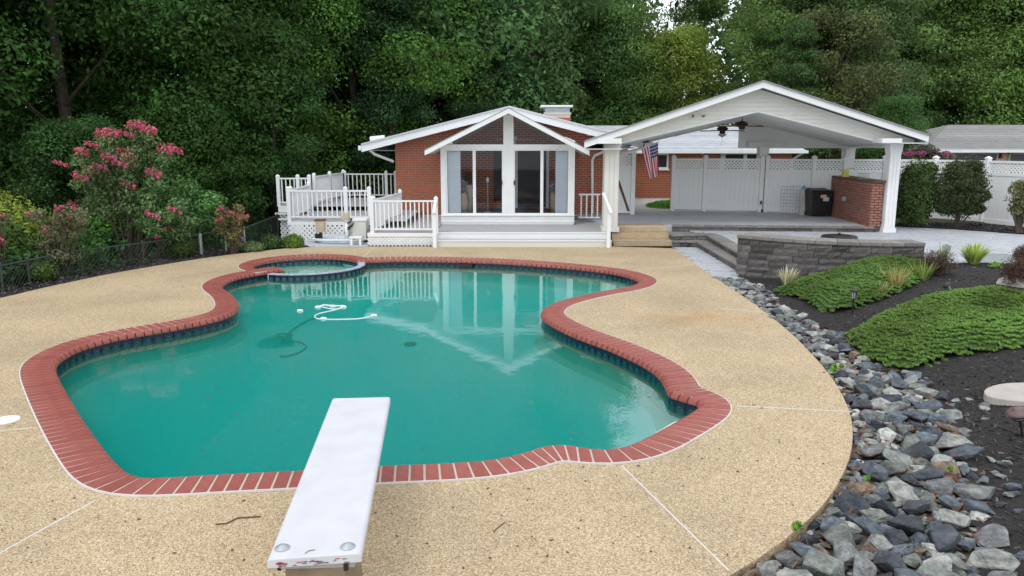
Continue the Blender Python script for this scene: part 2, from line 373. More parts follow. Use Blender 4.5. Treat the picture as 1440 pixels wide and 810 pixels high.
def normals(P, closed=True, smooth=2):
    n = len(P); N = []
    for i in range(n):
        a = P[(i - 1) % n] if closed else P[max(i - 1, 0)]; b = P[(i + 1) % n] if closed else P[min(i + 1, n - 1)]
        d = (b - a).normalized(); N.append(Vector((d.y, -d.x, 0)))   # outward for ccw
    for _ in range(smooth):
        N = [(N[i] * 2 + (N[(i - 1) % n] if closed else N[max(i - 1, 0)]) + (N[(i + 1) % n] if closed else N[min(i + 1, n - 1)])).normalized() for i in range(n)]
    return N

# ------------------------------------------------------------------ pool outline
WZ = -.135
pool_px = [(505, 367), (560, 365), (640, 366), (720, 369), (800, 375), (860, 382), (893, 391), (897, 397), (880, 404), (830, 413), (785, 424), (763, 435), (764, 447),
           (800, 467), (860, 490), (903, 510), (926, 526), (935, 540), (940, 551), (958, 558), (983, 566), (975, 577), (930, 603), (890, 623), (858, 631), (825, 630), (795, 625),
           (765, 627), (735, 636), (690, 646), (620, 651), (540, 654), (460, 659), (380, 663), (300, 667), (230, 671), (196, 670), (170, 655), (140, 620), (112, 580), (90, 543), (79, 519),
           (84, 505), (115, 488), (170, 473), (240, 461), (295, 450), (326, 440), (336, 428), (328, 415), (313, 403), (322, 394), (350, 386), (399, 378.5)]
SPC = Vector((W(431, 371).x, W(431, 371).y, 0)); SPR = 1.18
j0, j1 = W(399, 378.5), W(505, 367)
def ang(p): return math.atan2(p.y - SPC.y, p.x - SPC.x)
a0, a1 = ang(j0), ang(j1)
if a1 < a0: a1 += 2 * math.pi
spa_out = SPR + .22
main_px = [W(*p) for p in pool_px]
main = catmull(main_px, closed=False, sub=8)
# blend ends on to the spa wall's circle
arc = [SPC + Vector((math.cos(t), math.sin(t), 0)) * spa_out for t in np.linspace(a0, a1, 40)]
pool = [Vector((p.x, p.y, 0)) for p in main] + arc[1:-1]
pool = resample(pool, .06)
# clockwise on screen -> make ccw
if area2(pool) < 0: pool.reverse()
cop_line = [Vector((p.x, p.y, 0)) for p in main]     # the stretch with bricks
if area2(cop_line) < 0: cop_line.reverse()
pn = normals(pool, True, 3)
hole = [p + n * .09 for p, n in zip(pool, pn)]

# deck outline
deck_r = [(945, 349), (965, 362), (1000, 387), (1050, 420), (1100, 458), (1140, 496), (1172, 535), (1193, 575), (1199, 612), (1192, 650), (1165, 700), (1120, 745), (1075, 779), (1028, 808), (960, 850)]
deck_l = [(-140, 448), (0, 419), (60, 405), (150, 386), (230, 372), (290, 362.5), (345, 355.5), (390, 350.5), (430, 347.5), (516, 347.4)]
DR = catmull([W(*p) for p in deck_r], False, 6); DL = catmull([W(*p) for p in deck_l], False, 6)
deck_poly = DL + [W(516, 346.5), W(862, 346.5)] + DR + [Vector((.6, .2, 0)), Vector((-2, -3, 0)), Vector((-14, -3, 0)), Vector((-17, 6, 0))]
deck_poly = [Vector((p.x, p.y, 0)) for p in deck_poly]
spa_hole = [SPC + Vector((math.cos(t), math.sin(t), 0)) * (SPR + .08) for t in np.linspace(a1 + .02, a0 + 2 * math.pi - .02, 50)]
# union of pool hole and spa hole: spa disc hangs on the arc side
def union_hole():
    pts = []
    far = [p for p in hole]
    # drop hole points lying near the spa arc, replace by spa outline the other way round
    keep = [((p - SPC).length > spa_out + .12) for p in far]
    n = len(far); s = next(i for i in range(n) if not keep[i - 1] and keep[i])
    seq = [far[(s + i) % n] for i in range(n) if keep[(s + i) % n]]
    # spa outline from end of seq back to start, going round the outside
    ea, sa = ang(seq[-1]), ang(seq[0])
    ring = []
    while sa < ea: sa += 2 * math.pi
    k = 40; cand1 = [SPC + Vector((math.cos(t), math.sin(t), 0)) * (SPR + .08) for t in np.linspace(ea, sa, k)]
    cand2 = [SPC + Vector((math.cos(t), math.sin(t), 0)) * (SPR + .08) for t in np.linspace(ea, sa - 2 * math.pi, k)]
    c1 = sum(inside(p.x, p.y, pool) for p in cand1); c2 = sum(inside(p.x, p.y, pool) for p in cand2)
    ring = cand1 if c1 < c2 else cand2
    return seq + ring
UH = union_hole()
me_in = [[Vector(p) for p in deck_poly], [Vector(p) for p in UH]]
tris = tessellate_polygon(me_in); allv = deck_poly + UH
mb = MB(); mb.add([(p.x, p.y, 0) for p in allv], tris)
n0, n1 = len(deck_poly), len(UH)
mb.add([(p.x, p.y, 0) for p in deck_poly] + [(p.x, p.y, -.14) for p in deck_poly], [(i, (i + 1) % n0, (i + 1) % n0 + n0, i + n0) for i in range(n0)])
deck = struct('pool_deck', mb, m_agg, fix=False)
for p in deck.data.polygons:
    pass
# make sure the top faces up
me = deck.data
import bmesh
b = bmesh.new(); b.from_mesh(me); bmesh.ops.remove_doubles(b, verts=b.verts, dist=1e-5)
for f in b.faces:
    if abs(f.normal.z) > .5 and f.normal.z < 0: f.normal_flip()
b.to_mesh(me); b.free()

# joints in the deck
def strip(P, w, z, h=.004):
    m = MB(); n = normals(P, False, 1)
    for i in range(len(P) - 1):
        a, c = P[i], P[i + 1]; q = n[i] * w / 2; r = n[i + 1] * w / 2
        m.hexa([(a + q).to_tuple()[:2] + (z,), (c + r).to_tuple()[:2] + (z,), (c - r).to_tuple()[:2] + (z,), (a - q).to_tuple()[:2] + (z,)],
               [(a + q).to_tuple()[:2] + (z + h,), (c + r).to_tuple()[:2] + (z + h,), (c - r).to_tuple()[:2] + (z + h,), (a - q).to_tuple()[:2] + (z + h,)])
    return m
for pts in ([(1036, 571), (1197, 579)], [(874, 655), (1024, 802)], [(134, 704), (18, 768), (-60, 812)], [(0, 606), (54, 601)], [(508, 364), (524, 349)], [(1012, 434), (1072, 439)], [(880, 382), (975, 372)]):
    P = [Vector((*W(*p)[:2], 0)) for p in pts]
    o = obj('joint_strip', strip(P, .012, .0), m_joint, deck)

# ------------------------------------------------------------------ pool: thing with shell, coping bricks, tiles, steps
pl = thing('swimming_pool', 'freeform swimming pool with red brick coping and blue waterline tile', 'swimming pool', (0, 12, 0))
CW = .385
def coping(P, parent, step=.125, maxn=300, closed=False, outw=CW, first_near=True):
    Q = resample(P, step, closed); N = normals(Q, closed, 4)
    # limit the fan so outer edges never cross
    items = []
    n = len(Q) if closed else len(Q) - 1
    prof = [(.0, -.035), (.015, -.002), (.06, .021), (1, .019)]
    prev_out = None
    O = [q + nn * outw for q, nn in zip(Q, N)]
    for _ in range(3):
        O = [O[i] if (not closed and i in (0, len(O) - 1)) else (O[i] * 2 + O[(i - 1) % len(O)] + O[(i + 1) % len(O)]) / 4 for i in range(len(O))]
    for i in range(n):
        a, b2 = Q[i], Q[(i + 1) % len(Q)]; c, d = O[(i + 1) % len(O)], O[i]
        ins = b2 - a; L = ins.length; e = ins / L
        if (c - d).dot(e) < .03 * L:   # crossing: narrow outer end
            mid = (c + d) / 2; c = mid + e * .015; d = mid - e * .015
        g = .011; a = a + e * g; b2 = b2 - e * g; oe = (c - d); ol = oe.length
        if ol > .03: c = c - oe / ol * g * .9; d = d + oe / ol * g * .9
        ctr = (a + b2) / 2; vs = []
        for t, z in prof:
            for s0, s1 in ((a, d), (b2, c)):
                dirn = (s1 - s0); ln = dirn.length
                q = s0 + dirn * (t if t == 1 else min(1, t / ln * 1.0)); vs.append((q.x, q.y, z))
        m = len(vs); base = []
        for s0, s1 in ((a, d), (b2, c)):
            base += [(s0.x, s0.y, -.06), (s1.x, s1.y, -.06)]
        vs += base   # 8: a, 9: d, 10: b, 11: c
        fs = [(0, 1, 3, 2), (2, 3, 5, 4), (4, 5, 7, 6), (0, 8, 10, 1), (6, 7, 11, 9), (0, 2, 4, 6, 9, 8), (1, 10, 11, 7, 5, 3), (8, 9, 11, 10)]
        items.append((ctr.length, ctr, vs, fs))
    items.sort(key=lambda t: t[0]); rest = MB()
    for k, (dd, ctr, vs, fs) in enumerate(items):
        if k < maxn:
            m = MB(); m.add([(v[0] - ctr.x, v[1] - ctr.y, v[2]) for v in vs], fs); me = m.mesh('brick', m_cop); recalc(me)
            o = bpy.data.objects.new('coping_brick', me); o.location = (ctr.x, ctr.y, 0); link(o, parent)
        else: rest.add(vs, fs)
    if rest.v: tag(obj('far_coping', rest, m_cop, parent), kind='stuff')
    # mortar bed and white caulk line along the outer edge
    mm = MB()
    for i in range(n):
        a, b2, c, d = Q[i], Q[(i + 1) % len(Q)], O[(i + 1) % len(O)], O[i]
        f = lambda p, z: (p.x, p.y, z)
        a = a + N[i] * .05; b2 = b2 + N[(i + 1) % len(Q)] * .05
        mm.hexa([f(a, -.055), f(b2, -.055), f(c, -.055), f(d, -.055)], [f(a, .013), f(b2, .013), f(c, .0165), f(d, .0165)])
    obj('mortar_bed', mm, m_mortar, parent, fix=False)
    ck = strip(O if not closed else O + [O[0]], .026, .0, .016)
    obj('caulk_line', ck, m_joint, parent)
    return items
cop_items = coping(cop_line, pl)
# tiles
def tiles(P, parent, closed, maxn, z0=-.075, h=.155, flip=1, first='tile'):
    Q = resample(P, .155, closed); n = len(Q) if closed else len(Q) - 1; rest = []
    me = MB().box(-.5, .5, -.5, .5, -.5, .5).mesh('tile', m_tile)
    for i in range(n):
        a, b2 = Q[i], Q[(i + 1) % len(Q)]; c = (a + b2) / 2; e = (b2 - a); nn = Vector((e.y, -e.x, 0)).normalized()
        o = bpy.data.objects.new('tile', me); o.location = (c.x + nn.x * .03 * flip, c.y + nn.y * .03 * flip, z0 - h / 2)
        o.scale = (e.length - .008, .02, h - .006); o.rotation_euler = (0, 0, math.atan2(e.y, e.x)); link(o, parent)
tiles(cop_line, pl, False, 300)
ringw = MB()
def wall_ring(P, off, z0, z1, closed=True):
    m = MB(); N = normals(P, closed, 2); Q = [p + n * off for p, n in zip(P, N)]; k = len(Q)
    m.add([(q.x, q.y, z1) for q in Q] + [(q.x, q.y, z0) for q in Q], [(i, (i + 1) % k, (i + 1) % k + k, i + k) for i in range(k if closed else k - 1)])
    return m
shell = MB()
w1 = wall_ring(pool, .055, -3.4, -.045)
obj('shell_wall', w1, m_ledge, pl, fix=False)
# ledge just under the waterline
N_ = normals(pool, True, 4); lg = MB(); k = len(pool)
inn = [p - n * .10 for p, n in zip(pool, N_)]; ou = [p + n * .05 for p, n in zip(pool, N_)]
lg.add([(p.x, p.y, -.50) for p in inn] + [(p.x, p.y, -.47) for p in ou] ,
       [(i, (i + 1) % k, (i + 1) % k + k, i + k) for i in range(k)])
lw_ = MB(); lw_.add([(p.x, p.y, -.505) for p in inn] + [(p.x, p.y, -3.2) for p in inn], [(i, (i + 1) % k, (i + 1) % k + k, i + k) for i in range(k)]); obj('lower_wall', lw_, m_plaster, pl, fix=False)
obj('shell_ledge', lg, m_ledge, pl, fix=False)
# floor
def depth(x, y):
    t = min(1, max(0, (y - 9.6) / 5.0)); t = t * t * (3 - 2 * t); d = -2.55 + 1.45 * t
    t2 = min(1, max(0, (7.6 - y) / 1.6)); return d + .5 * t2
xs = [p.x for p in pool]; ys = [p.y for p in pool]; fl = MB(); nx, ny = 40, 50
gx = np.linspace(min(xs) - .3, max(xs) + .3, nx); gy = np.linspace(min(ys) - .3, max(ys) + .3, ny)
fl.add([(x, y, depth(x, y)) for y in gy for x in gx], [(j * nx + i, j * nx + i + 1, (j + 1) * nx + i + 1, (j + 1) * nx + i) for j in range(ny - 1) for i in range(nx - 1)])
obj('pool_floor', fl, m_plaster, pl, smooth=True, fix=False)
sh_ = [W(*p) for p in ((838, 634), (948, 572), (992, 560), (1000, 572), (960, 600), (900, 640))]
obj('corner_shelf', MB().poly([(p.x, p.y) for p in sh_], -1.2, -.175), m_shelf, pl)
# curved entry steps in the far right lobe
tip = Vector((*W(897, 395)[:2], 0))
for kk, (rad, zt) in enumerate(((.75, -.38), (1.35, -.62), (1.95, -.86))):
    st = MB(); P = []
    for q in pool:
        if (q - tip).length < rad + .1: pass
    circ = [tip + Vector((math.cos(t) * rad * 1.25, math.sin(t) * rad, 0)) for t in np.linspace(0, 2 * math.pi, 40, endpoint=False)]
    cl = [c for c in circ]
    st.poly(cl, -1.6, zt); obj('entry_step', st, m_plaster, pl)
    ed = MB(); pts = [(c.x, c.y, zt + .006) for c in circ if inside(c.x, c.y, [p for p in pool])]
    if len(pts) > 2:
        best = [c for c in circ if inside(c.x, c.y, pool)]
        # rotate so that the run is continuous
        flags = [inside(c.x, c.y, pool) for c in circ]; s = next((i for i in range(40) if flags[i] and not flags[i - 1]), 0)
        run = []
        for i in range(40):
            if flags[(s + i) % 40]: run.append(circ[(s + i) % 40])
            else: break
        if len(run) > 2:
            obj('step_edge', strip(run, .06, zt), m_tile, pl)
# skimmer mouth in the far wall
a = W(655, 367); pm = MB().box(a.x - .16, a.x + .16, a.y - .06, a.y + .03, -.2, -.08); obj('skimmer', pm, m_black, pl)

# water body
wb = MB(); Q = [p + n * .07 for p, n in zip(pool, pn)]
wb.poly([(q.x, q.y) for q in Q], -3.6, WZ)
wo = struct('pool_water', wb, m_water)

# spa
spa = thing('spa', 'small round spa joined to the far left corner of the pool', 'spa', (SPC.x, SPC.y, 0))
m_spaw = M('spa_wall_white', (.42, .46, .53), .4, .5, 16, island=.15)
arcC = [SPC + Vector((math.cos(t), math.sin(t), 0)) * SPR for t in np.linspace(a1 + .05, a0 + 2 * math.pi - .12, 60)]
mid = arcC[len(arcC) // 2]
coping(arcC, spa, step=.125, maxn=70, outw=.34)
circ = [SPC + Vector((math.cos(t), math.sin(t), 0)) * SPR for t in np.linspace(0, 2 * math.pi, 64, endpoint=False)]
tiles(circ, spa, True, 60)
sw = MB(); c2 = [SPC + Vector((math.cos(t), math.sin(t), 0)) * (SPR + .02) for t in np.linspace(a0 - .02, a1 + .06, 40)]; c3 = [SPC + Vector((math.cos(t), math.sin(t), 0)) * (spa_out - .06) for t in np.linspace(a0 - .02, a1 + .06, 40)]
for i in range(39):
    sw.hexa([(c2[i].x, c2[i].y, -1.2), (c3[i].x, c3[i].y, -1.2), (c3[i + 1].x, c3[i + 1].y, -1.2), (c2[i + 1].x, c2[i + 1].y, -1.2)],
            [(c2[i].x, c2[i].y, -.035), (c3[i].x, c3[i].y, -.035), (c3[i + 1].x, c3[i + 1].y, -.035), (c2[i + 1].x, c2[i + 1].y, -.035)])
obj('dividing_wall', sw, m_spaw, spa)
# tiles on the pool side of the dividing wall and white cap tiles on its top
Q = resample([SPC + Vector((math.cos(t), math.sin(t), 0)) * (spa_out - .045) for t in np.linspace(a0, a1, 60)], .15, False)
tm = MB().box(-.5, .5, -.5, .5, -.5, .5).mesh('tile', m_tile)
for i in range(len(Q) - 1):
    a, b2 = Q[i], Q[i + 1]; c = (a + b2) / 2; e = b2 - a
    o = bpy.data.objects.new('tile', tm); o.location = (c.x, c.y, -.12); o.scale = (e.length - .01, .03, .15); o.rotation_euler = (0, 0, math.atan2(e.y, e.x)); link(o, spa)
    o = piece('cap_tile', m_spaw, (c.x - (c - SPC).normalized().x * .065, c.y - (c - SPC).normalized().y * .065, -.036), (e.length - .02, .12, .022), spa, math.atan2(e.y, e.x))
obj('spa_wall', wall_ring(circ, .05, -1.2, -.05), m_plaster, spa, fix=False)
sf = MB(); sf.poly([(c.x, c.y) for c in circ], -1.1, -.95); sf2 = MB()
obj('spa_floor', sf, m_plaster, spa)
be = MB()
for i in range(64):
    a, b2 = circ[i], circ[(i + 1) % 64]; ai, bi = SPC + (a - SPC) * .68, SPC + (b2 - SPC) * .68
    be.hexa([(ai.x, ai.y, -1), (a.x, a.y, -1), (b2.x, b2.y, -1), (bi.x, bi.y, -1)], [(ai.x, ai.y, -.5), (a.x, a.y, -.5), (b2.x, b2.y, -.5), (bi.x, bi.y, -.5)])
obj('spa_bench', be, m_plaster, spa)
sww = MB(); sww.poly([(c.x, c.y) for c in circ], -1.3, -.16); struct('spa_water', sww, m_water)

# pool cleaner, hose and ring, under and on the water
def hose(pxs, z, r, m, parent, name='hose'):
    P = catmull([W(*p, z) for p in pxs], False, 6); mb = MB().tube([(p.x, p.y, z) for p in P], r, 6); return obj(name, mb, m, parent, smooth=True)
c = W(390, 487, -.55); pc = thing('pool_cleaner', 'submerged dark pool cleaner trailing its hose under the water', 'pool cleaner', (c.x, c.y, -.55))
m_ = MB(); m_.hexa([(c.x - .32, c.y - .08, -.55), (c.x - .1, c.y - .16, -.55), (c.x + .3, c.y, -.55), (c.x - .1, c.y + .12, -.55)], [(c.x - .3, c.y - .05, -.46), (c.x - .1, c.y - .1, -.38), (c.x + .25, c.y, -.4), (c.x - .1, c.y + .08, -.38)])
obj('body', m_, m_hosed, pc)
obj('ring_handle', MB().tube([(c.x + .12 + .13 * math.cos(t), c.y + .1 * math.sin(t), -.36) for t in np.linspace(0, 6.28, 16)], .018, 5, False), m_hosed, pc)
hose([(398, 479), (408, 467), (420, 458), (435, 450), (446, 447)], -.3, .018, m_hosed, pc, 'dark_hose')
hose([(395, 482), (412, 480), (426, 483), (430, 489), (420, 496), (404, 501), (394, 501)], -.35, .016, m_hosed, pc, 'tail_hose')
hp = W(470, 440, WZ); hs = thing('floating_hose', 'pale white hose looping on the water surface near the cleaner', 'hose', (hp.x, hp.y, WZ))
hose([(446, 430), (455, 432), (470, 435), (482, 432), (470, 436), (452, 440), (443, 444), (446, 448), (460, 449), (480, 449), (505, 448), (526, 444), (530, 444)], WZ + .002, .0085, m_white, hs)
hose([(446, 432), (455, 429), (470, 430), (484, 430)], WZ + .005, .012, m_white, hs, 'thin_hose')
for q in ((447, 432), (468, 430.5), (483, 431.5), (455, 448), (526, 443.5), (422, 437)):
    c = W(*q, WZ + .01); obj('float', MB().lathe(c, [(.01, -.035), (.03, -.025), (.034, 0), (.026, .028), (.01, .035)], 8, Matrix(((0, 0, 1.5), (0, .8, 0), (-.8, 0, 0)))), m_white, hs, smooth=True)
c = W(577, 484, WZ - .25); one('dive_ring', MB().tube([(c.x + .085 * math.cos(t), c.y + .085 * math.sin(t), c.z) for t in np.linspace(0, 6.2832, 18)], .02, 6, False), m_black, 'small dark ring lying in the water right of the hose', 'ring', smooth=True)

# ------------------------------------------------------------------ diving board
bz = .62
A0, A1 = W(375, 787, bz), W(508, 778, bz); B0, B1 = W(467, 560, bz), W(549, 558, bz)
db = thing('diving_board', 'white diving board on a tan stand reaching over the near pool edge', 'diving board', ((A0.x + A1.x) / 2, (A0.y + A1.y) / 2, 0))
mb = MB(); th = .055
lo = lambda p: Vector((p.x, p.y, bz - th))
# slight crown across the width and a soft front
nn = 10; rows = []
for i in range(nn + 1):
    t = i / nn; l = A0.lerp(B0, t); r = A1.lerp(B1, t); rows.append((l, r))
vs = []; fs = []
for l, r in rows:
    w_ = r - l
    vs += [l + w_ * .0 + Vector((0, 0, -.014)), l + w_ * .03, r - w_ * .03, r + Vector((0, 0, -.014)), Vector((r.x, r.y, bz - th)), Vector((l.x, l.y, bz - th))]
for i in range(nn):
    for k in range(6): fs.append((i * 6 + k, i * 6 + (k + 1) % 6, (i + 1) * 6 + (k + 1) % 6, (i + 1) * 6 + k))
fs += [tuple(range(6))[::-1], tuple(range(nn * 6, nn * 6 + 6))]
mb.add(vs, fs); obj('board', mb, m_board, db, bevel=.006)
for q in ((397, 771), (489, 769)):
    c = W(*q, bz); obj('bolt_cap', MB().lathe(c + Vector((0, 0, -.001)), [(.042, 0), (.040, .007), (.024, .012), (.022, .018), (.004, .022)], 18), m_galv, db, smooth=True)
d_ = (A1 - A0).normalized(); n_ = Vector((d_.y, -d_.x, 0))
c = (A0 + A1) / 2; st = MB()
st.hexa([(c.x - .19, c.y - .02, 0), (c.x + .17, c.y - .02, 0), (c.x + .16, c.y + .55, 0), (c.x - .2, c.y + .55, 0)], [(c.x - .17, c.y + .03, bz - th - .03), (c.x + .16, c.y + .03, bz - th - .03), (c.x + .15, c.y + .4, bz - th - .03), (c.x - .17, c.y + .4, bz - th - .03)])
obj('stand', st, m_stand, db, bevel=.01)
st = MB().beam((c.x - .2, c.y + .12, bz - th - .016), (c.x + .2, c.y + .14, bz - th - .016), .2, .03); obj('mounting_plate', st, m_galv, db)
for q in (-.2, .16): obj('bolt', MB().lathe((c.x + q, c.y + .03, bz - th - .04), [(.014, 0), (.014, .04)], 6), m_black, db)
# worn print on the butt end of the board
pr = MB(); g = random.Random(3)
for k in range(34):
    t = .1 + .72 * g.random() if k > 8 else .09 + .1 * g.random(); zz = bz - th + .008 + .026 * g.random(); p = A0.lerp(A1, t) + n_ * .003
    ln = .006 + .03 * g.random() if k > 8 else .018; pr.m = 0 if (k < 9 or g.random() < .35) else 1
    pr.beam((p.x, p.y, zz), (p.x + ln * d_.x, p.y + ln * d_.y, zz + .005 * (g.random() - .5)), .002, .0035 if k > 8 else .005)
obj('worn_print', pr, [m_inkr, m_inkb], db)
# round white skimmer lid at the left edge, twigs and specks
c = W(8, 591); one('skimmer_lid', MB().lathe(c, [(.13, 0), (.13, .008), (.11, .014)], 24), m_white, 'round white skimmer lid set in the deck left of the pool', 'lid')
for k, (pts, lab) in enumerate((([(303, 737), (318, 736), (335, 728), (352, 727), (367, 726)], 'long dark curved twig lying on the deck left of the diving board'),
                 ([(694, 747), (700, 742), (710, 734)], 'thin dark twig on the deck right of the diving board'),
                 )):
    P = [W(*p, .008) for p in pts]; one('twig', MB().tube(P, .0055 if k == 0 else .004, 5), m_wood, lab, 'twig')
P = [W(*p, bz + .004) for p in ((429, 778), (435, 774), (443, 773))]; one('twig', MB().tube(P, .002, 4), m_wood, 'tiny bent twig lying on the white diving board near its bolts', 'twig')
g = random.Random(5); cr_ = MB()
for k in range(240):
    px, py = g.uniform(0, 1190), g.uniform(352, 805); p = W(px, py)
    if not inside(p.x, p.y, deck_poly) or inside(p.x, p.y, UH) : continue
    s = g.uniform(.004, .013); a = g.uniform(0, 6.3); cr_.beam((p.x, p.y, .006), (p.x + math.cos(a) * s * 2, p.y + math.sin(a) * s * 2, .008), s, .004)
fl_ = MB()
for k in range(70):
    px, py = g.uniform(100, 950), g.uniform(380, 640); p = W(px, py, WZ)
    if inside(p.x, p.y, pool): s = g.uniform(.008, .02); a = g.uniform(0, 6.3); fl_.beam((p.x, p.y, WZ + .003), (p.x + math.cos(a) * s * 2, p.y + math.sin(a) * s * 2, WZ + .004), s, .002)
tag(obj('floating_leaves', fl_, m_wood), 'tiny leaf bits floating on the pool water', 'debris', kind='stuff')
tag(obj('leaf_debris', cr_, m_wood), 'tiny brown leaf crumbs scattered over the beige deck', 'debris', kind='stuff')

# ------------------------------------------------------------------ ground
def sm(a, b, t): t = min(1, max(0, (t - a) / (b - a))); return t * t * (3 - 2 * t)
LFX = [(W(*p).x, W(*p).y) for p in ((-140, 448), (60, 405), (150, 386), (230, 372), (290, 362.5), (345, 355.5), (390, 350.5))]
def left_edge_y(x):
    if x <= LFX[0][0]: return LFX[0][1]
    for a, b2 in zip(LFX, LFX[1:]):
        if x <= b2[0]: return a[1] + (b2[1] - a[1]) * (x - a[0]) / (b2[0] - a[0])
    return 99
def zg(x, y):
    z = -.16
    ey = left_edge_y(x)
    if ey < 90:
        d = y - ey - 1.1; z = -.16 - 1.6 * sm(0, 7, d) - 1.2 * sm(7, 30, d)
    elif x < -3.5:
        z = -.1 - 1.5 * sm(24, 34, y)
    if x > -3: z = max(z, -.16 + .46 * sm(24.5, 27, y)) if x < 4 else z
    if x >= 2.5:
        z = max(z, -.16 + .53 * sm(22.4, 24, y))
    if x > 9: z = max(z, -.16 + .30 * sm(9.2, 11.5, x) * sm(10, 15, y))
    return z
gr = MB(); nx, ny = 150, 150
gx = np.concatenate([np.linspace(-160, -26, 14, endpoint=False), np.linspace(-26, 30, 112, endpoint=False), np.linspace(30, 160, 14)])
gy = np.concatenate([np.linspace(-40, -2, 5, endpoint=False), np.linspace(-2, 40, 84, endpoint=False), np.linspace(40, 300, 20)])
UHb = UH
nxx, nyy = len(gx), len(gy)
vs = [(x, y, zg(x, y)) for y in gy for x in gx]; fs = []
cyl = [(p.x, p.y) for p in UH]
for j in range(nyy - 1):
    for i in range(nxx - 1):
        x, y = (gx[i] + gx[i + 1]) / 2, (gy[j] + gy[j + 1]) / 2
        if -8 < x < 5 and 5 < y < 20.5:
            if inside(x, y, UH) or min((abs(p[0] - x) + abs(p[1] - y)) for p in cyl) < .6: continue
        fs.append((j * nxx + i, j * nxx + i + 1, (j + 1) * nxx + i + 1, (j + 1) * nxx + i))
gr.add(vs, fs); struct('ground', gr, m_forest, smooth=True, fix=False)

# mulch strip on the left, between deck and fence
def ribbon(L1, L2, zf, nsub, extra=0):
    m = MB(); rows = []
    for a, b2 in zip(L1, L2):
        rows.append([(a.x + (b2.x - a.x) * t, a.y + (b2.y - a.y) * t) for t in np.linspace(0, 1, nsub)])
    vs = [(x, y, zf(x, y)) for r in rows for x, y in r]; k = nsub
    return m.add(vs, [(i * k + j, i * k + j + 1, (i + 1) * k + j + 1, (i + 1) * k + j) for i in range(len(rows) - 1) for j in range(k - 1)])
ML = resample([Vector((p.x, p.y, 0)) for p in DL], .25, False); NL = normals(ML, False, 6)
sgn = 1 if NL[len(NL) // 2].y > 0 else -1
ML2 = [p + n * sgn * 2.4 for p, n in zip(ML, NL)]
def zml(x, y): return -.03 + .035 * noise.noise(Vector((x * 3, y * 3, 0))) + .03 * noise.noise(Vector((x * 11, y * 11, 4)))
ML1 = [p - n * sgn * -.01 for p, n in zip(ML, NL)]
struct('mulch_strip', ribbon(ML1, ML2, lambda x, y: zml(x, y) - .9 * sm(2.2, 3.2, y - left_edge_y(x)), 14), m_mulch, smooth=True, fix=False)

# ------------------------------------------------------------------ brick helper
def bricks(parent, runs, cw=.2, ch=.058, gap=.0185, dep=.03, maxn=300, mat=None, key=None, name='brick'):
    """runs: list of (origin Vector, dir Vector, length, z0, z1, clip(u,z)->bool)"""
    mat = mat or m_brick; L = []
    for o, d, ln, z0, z1, clip in runs:
        nn = Vector((d.y, -d.x, 0)); r = 0; z = z0
        while z + ch <= z1 + .02:
            u = -(cw + gap) / 2 * (r % 2)
            while u < ln:
                a, b2 = max(u, 0), min(u + cw, ln)
                if b2 - a > .03 and (clip is None or clip((a + b2) / 2, z + ch / 2)):
                    c = o + d * ((a + b2) / 2) + nn * .004; L.append((Vector((c.x, c.y, z + ch / 2)), b2 - a, math.atan2(d.y, d.x)))
                u += cw + gap
            z += ch + gap; r += 1
    if key: L.sort(key=lambda t: key(t[0]))
    rest = MB()
    for i, (c, w_, rz) in enumerate(L):
        if i < maxn: piece(name, mat, c, (w_, dep, ch), parent, rz)
        else:
            e = Vector((math.cos(rz), math.sin(rz), 0)) * w_ / 2; n = Vector((e.y, -e.x, 0)).normalized() * dep / 2; h = Vector((0, 0, ch / 2))
            rest.hexa([c - e + n - h, c + e + n - h, c + e - n - h, c - e - n - h], [c - e + n + h, c + e + n + h, c + e - n + h, c - e - n + h])
    if rest.v: tag(obj(name + 'work', rest, mat, parent), kind='stuff')
def downpipe(parent, pts, r=.04, m=None): return obj('downpipe', MB().tube(pts, r, 6), m or m_white, parent)

# ------------------------------------------------------------------ brick wing with gable (behind the sunroom)
YW, YR = 26.0, 25.2
hw = thing('brick_house_wing', 'red brick house wing with low white gable roof and chimney behind the sunroom', 'house', (0, YW, .3))
xl, xr = F(557, 260, YW).x, F(905, 260, YW).x
pkx = F(716, 150, YR).x
pk = F(716, 151, YR); le = F(508, 204, YR); re_x = 2 * pk.x - le.x
slope = (pk.z - le.z) / (pk.x - le.x)
zt = lambda x: pk.z - .16 - abs(x - pk.x) * slope
wxr = F(850, 260, YW).x
w = MB(); pts = [(xl, .2), (wxr, .2), (wxr, zt(wxr)), (pk.x, zt(pk.x)), (xl, zt(xl))]
w.add([(x, YW + .015, z) for x, z in pts] + [(x, YW + 8, z) for x, z in pts], [(0, 1, 2, 3, 4), (9, 8, 7, 6, 5)] + [(i, (i + 1) % 5, (i + 1) % 5 + 5, i + 5) for i in range(5)])
obj('wall', w, m_bmort, hw)
srL, srR = F(620, 250, 23.3).x, F(808, 250, 23.3).x
def keyb(c):
    vis = (c.x < srL + .05 and c.x > xl) or (c.z > 2.4) or c.x > srR - .1
    return (0 if vis else 10) + abs(c.x - pk.x) * .01
bricks(hw, [(Vector((xl, YW, 0)), Vector((1, 0, 0)), wxr - xl, .42, 4.2, lambda u, z: z < zt(xl + u) - .02)], key=keyb)
obj('foundation_band', MB().box(xl - .02, re_x - .6, YW - .03, YW + .01, .2, .41), m_conc, hw)
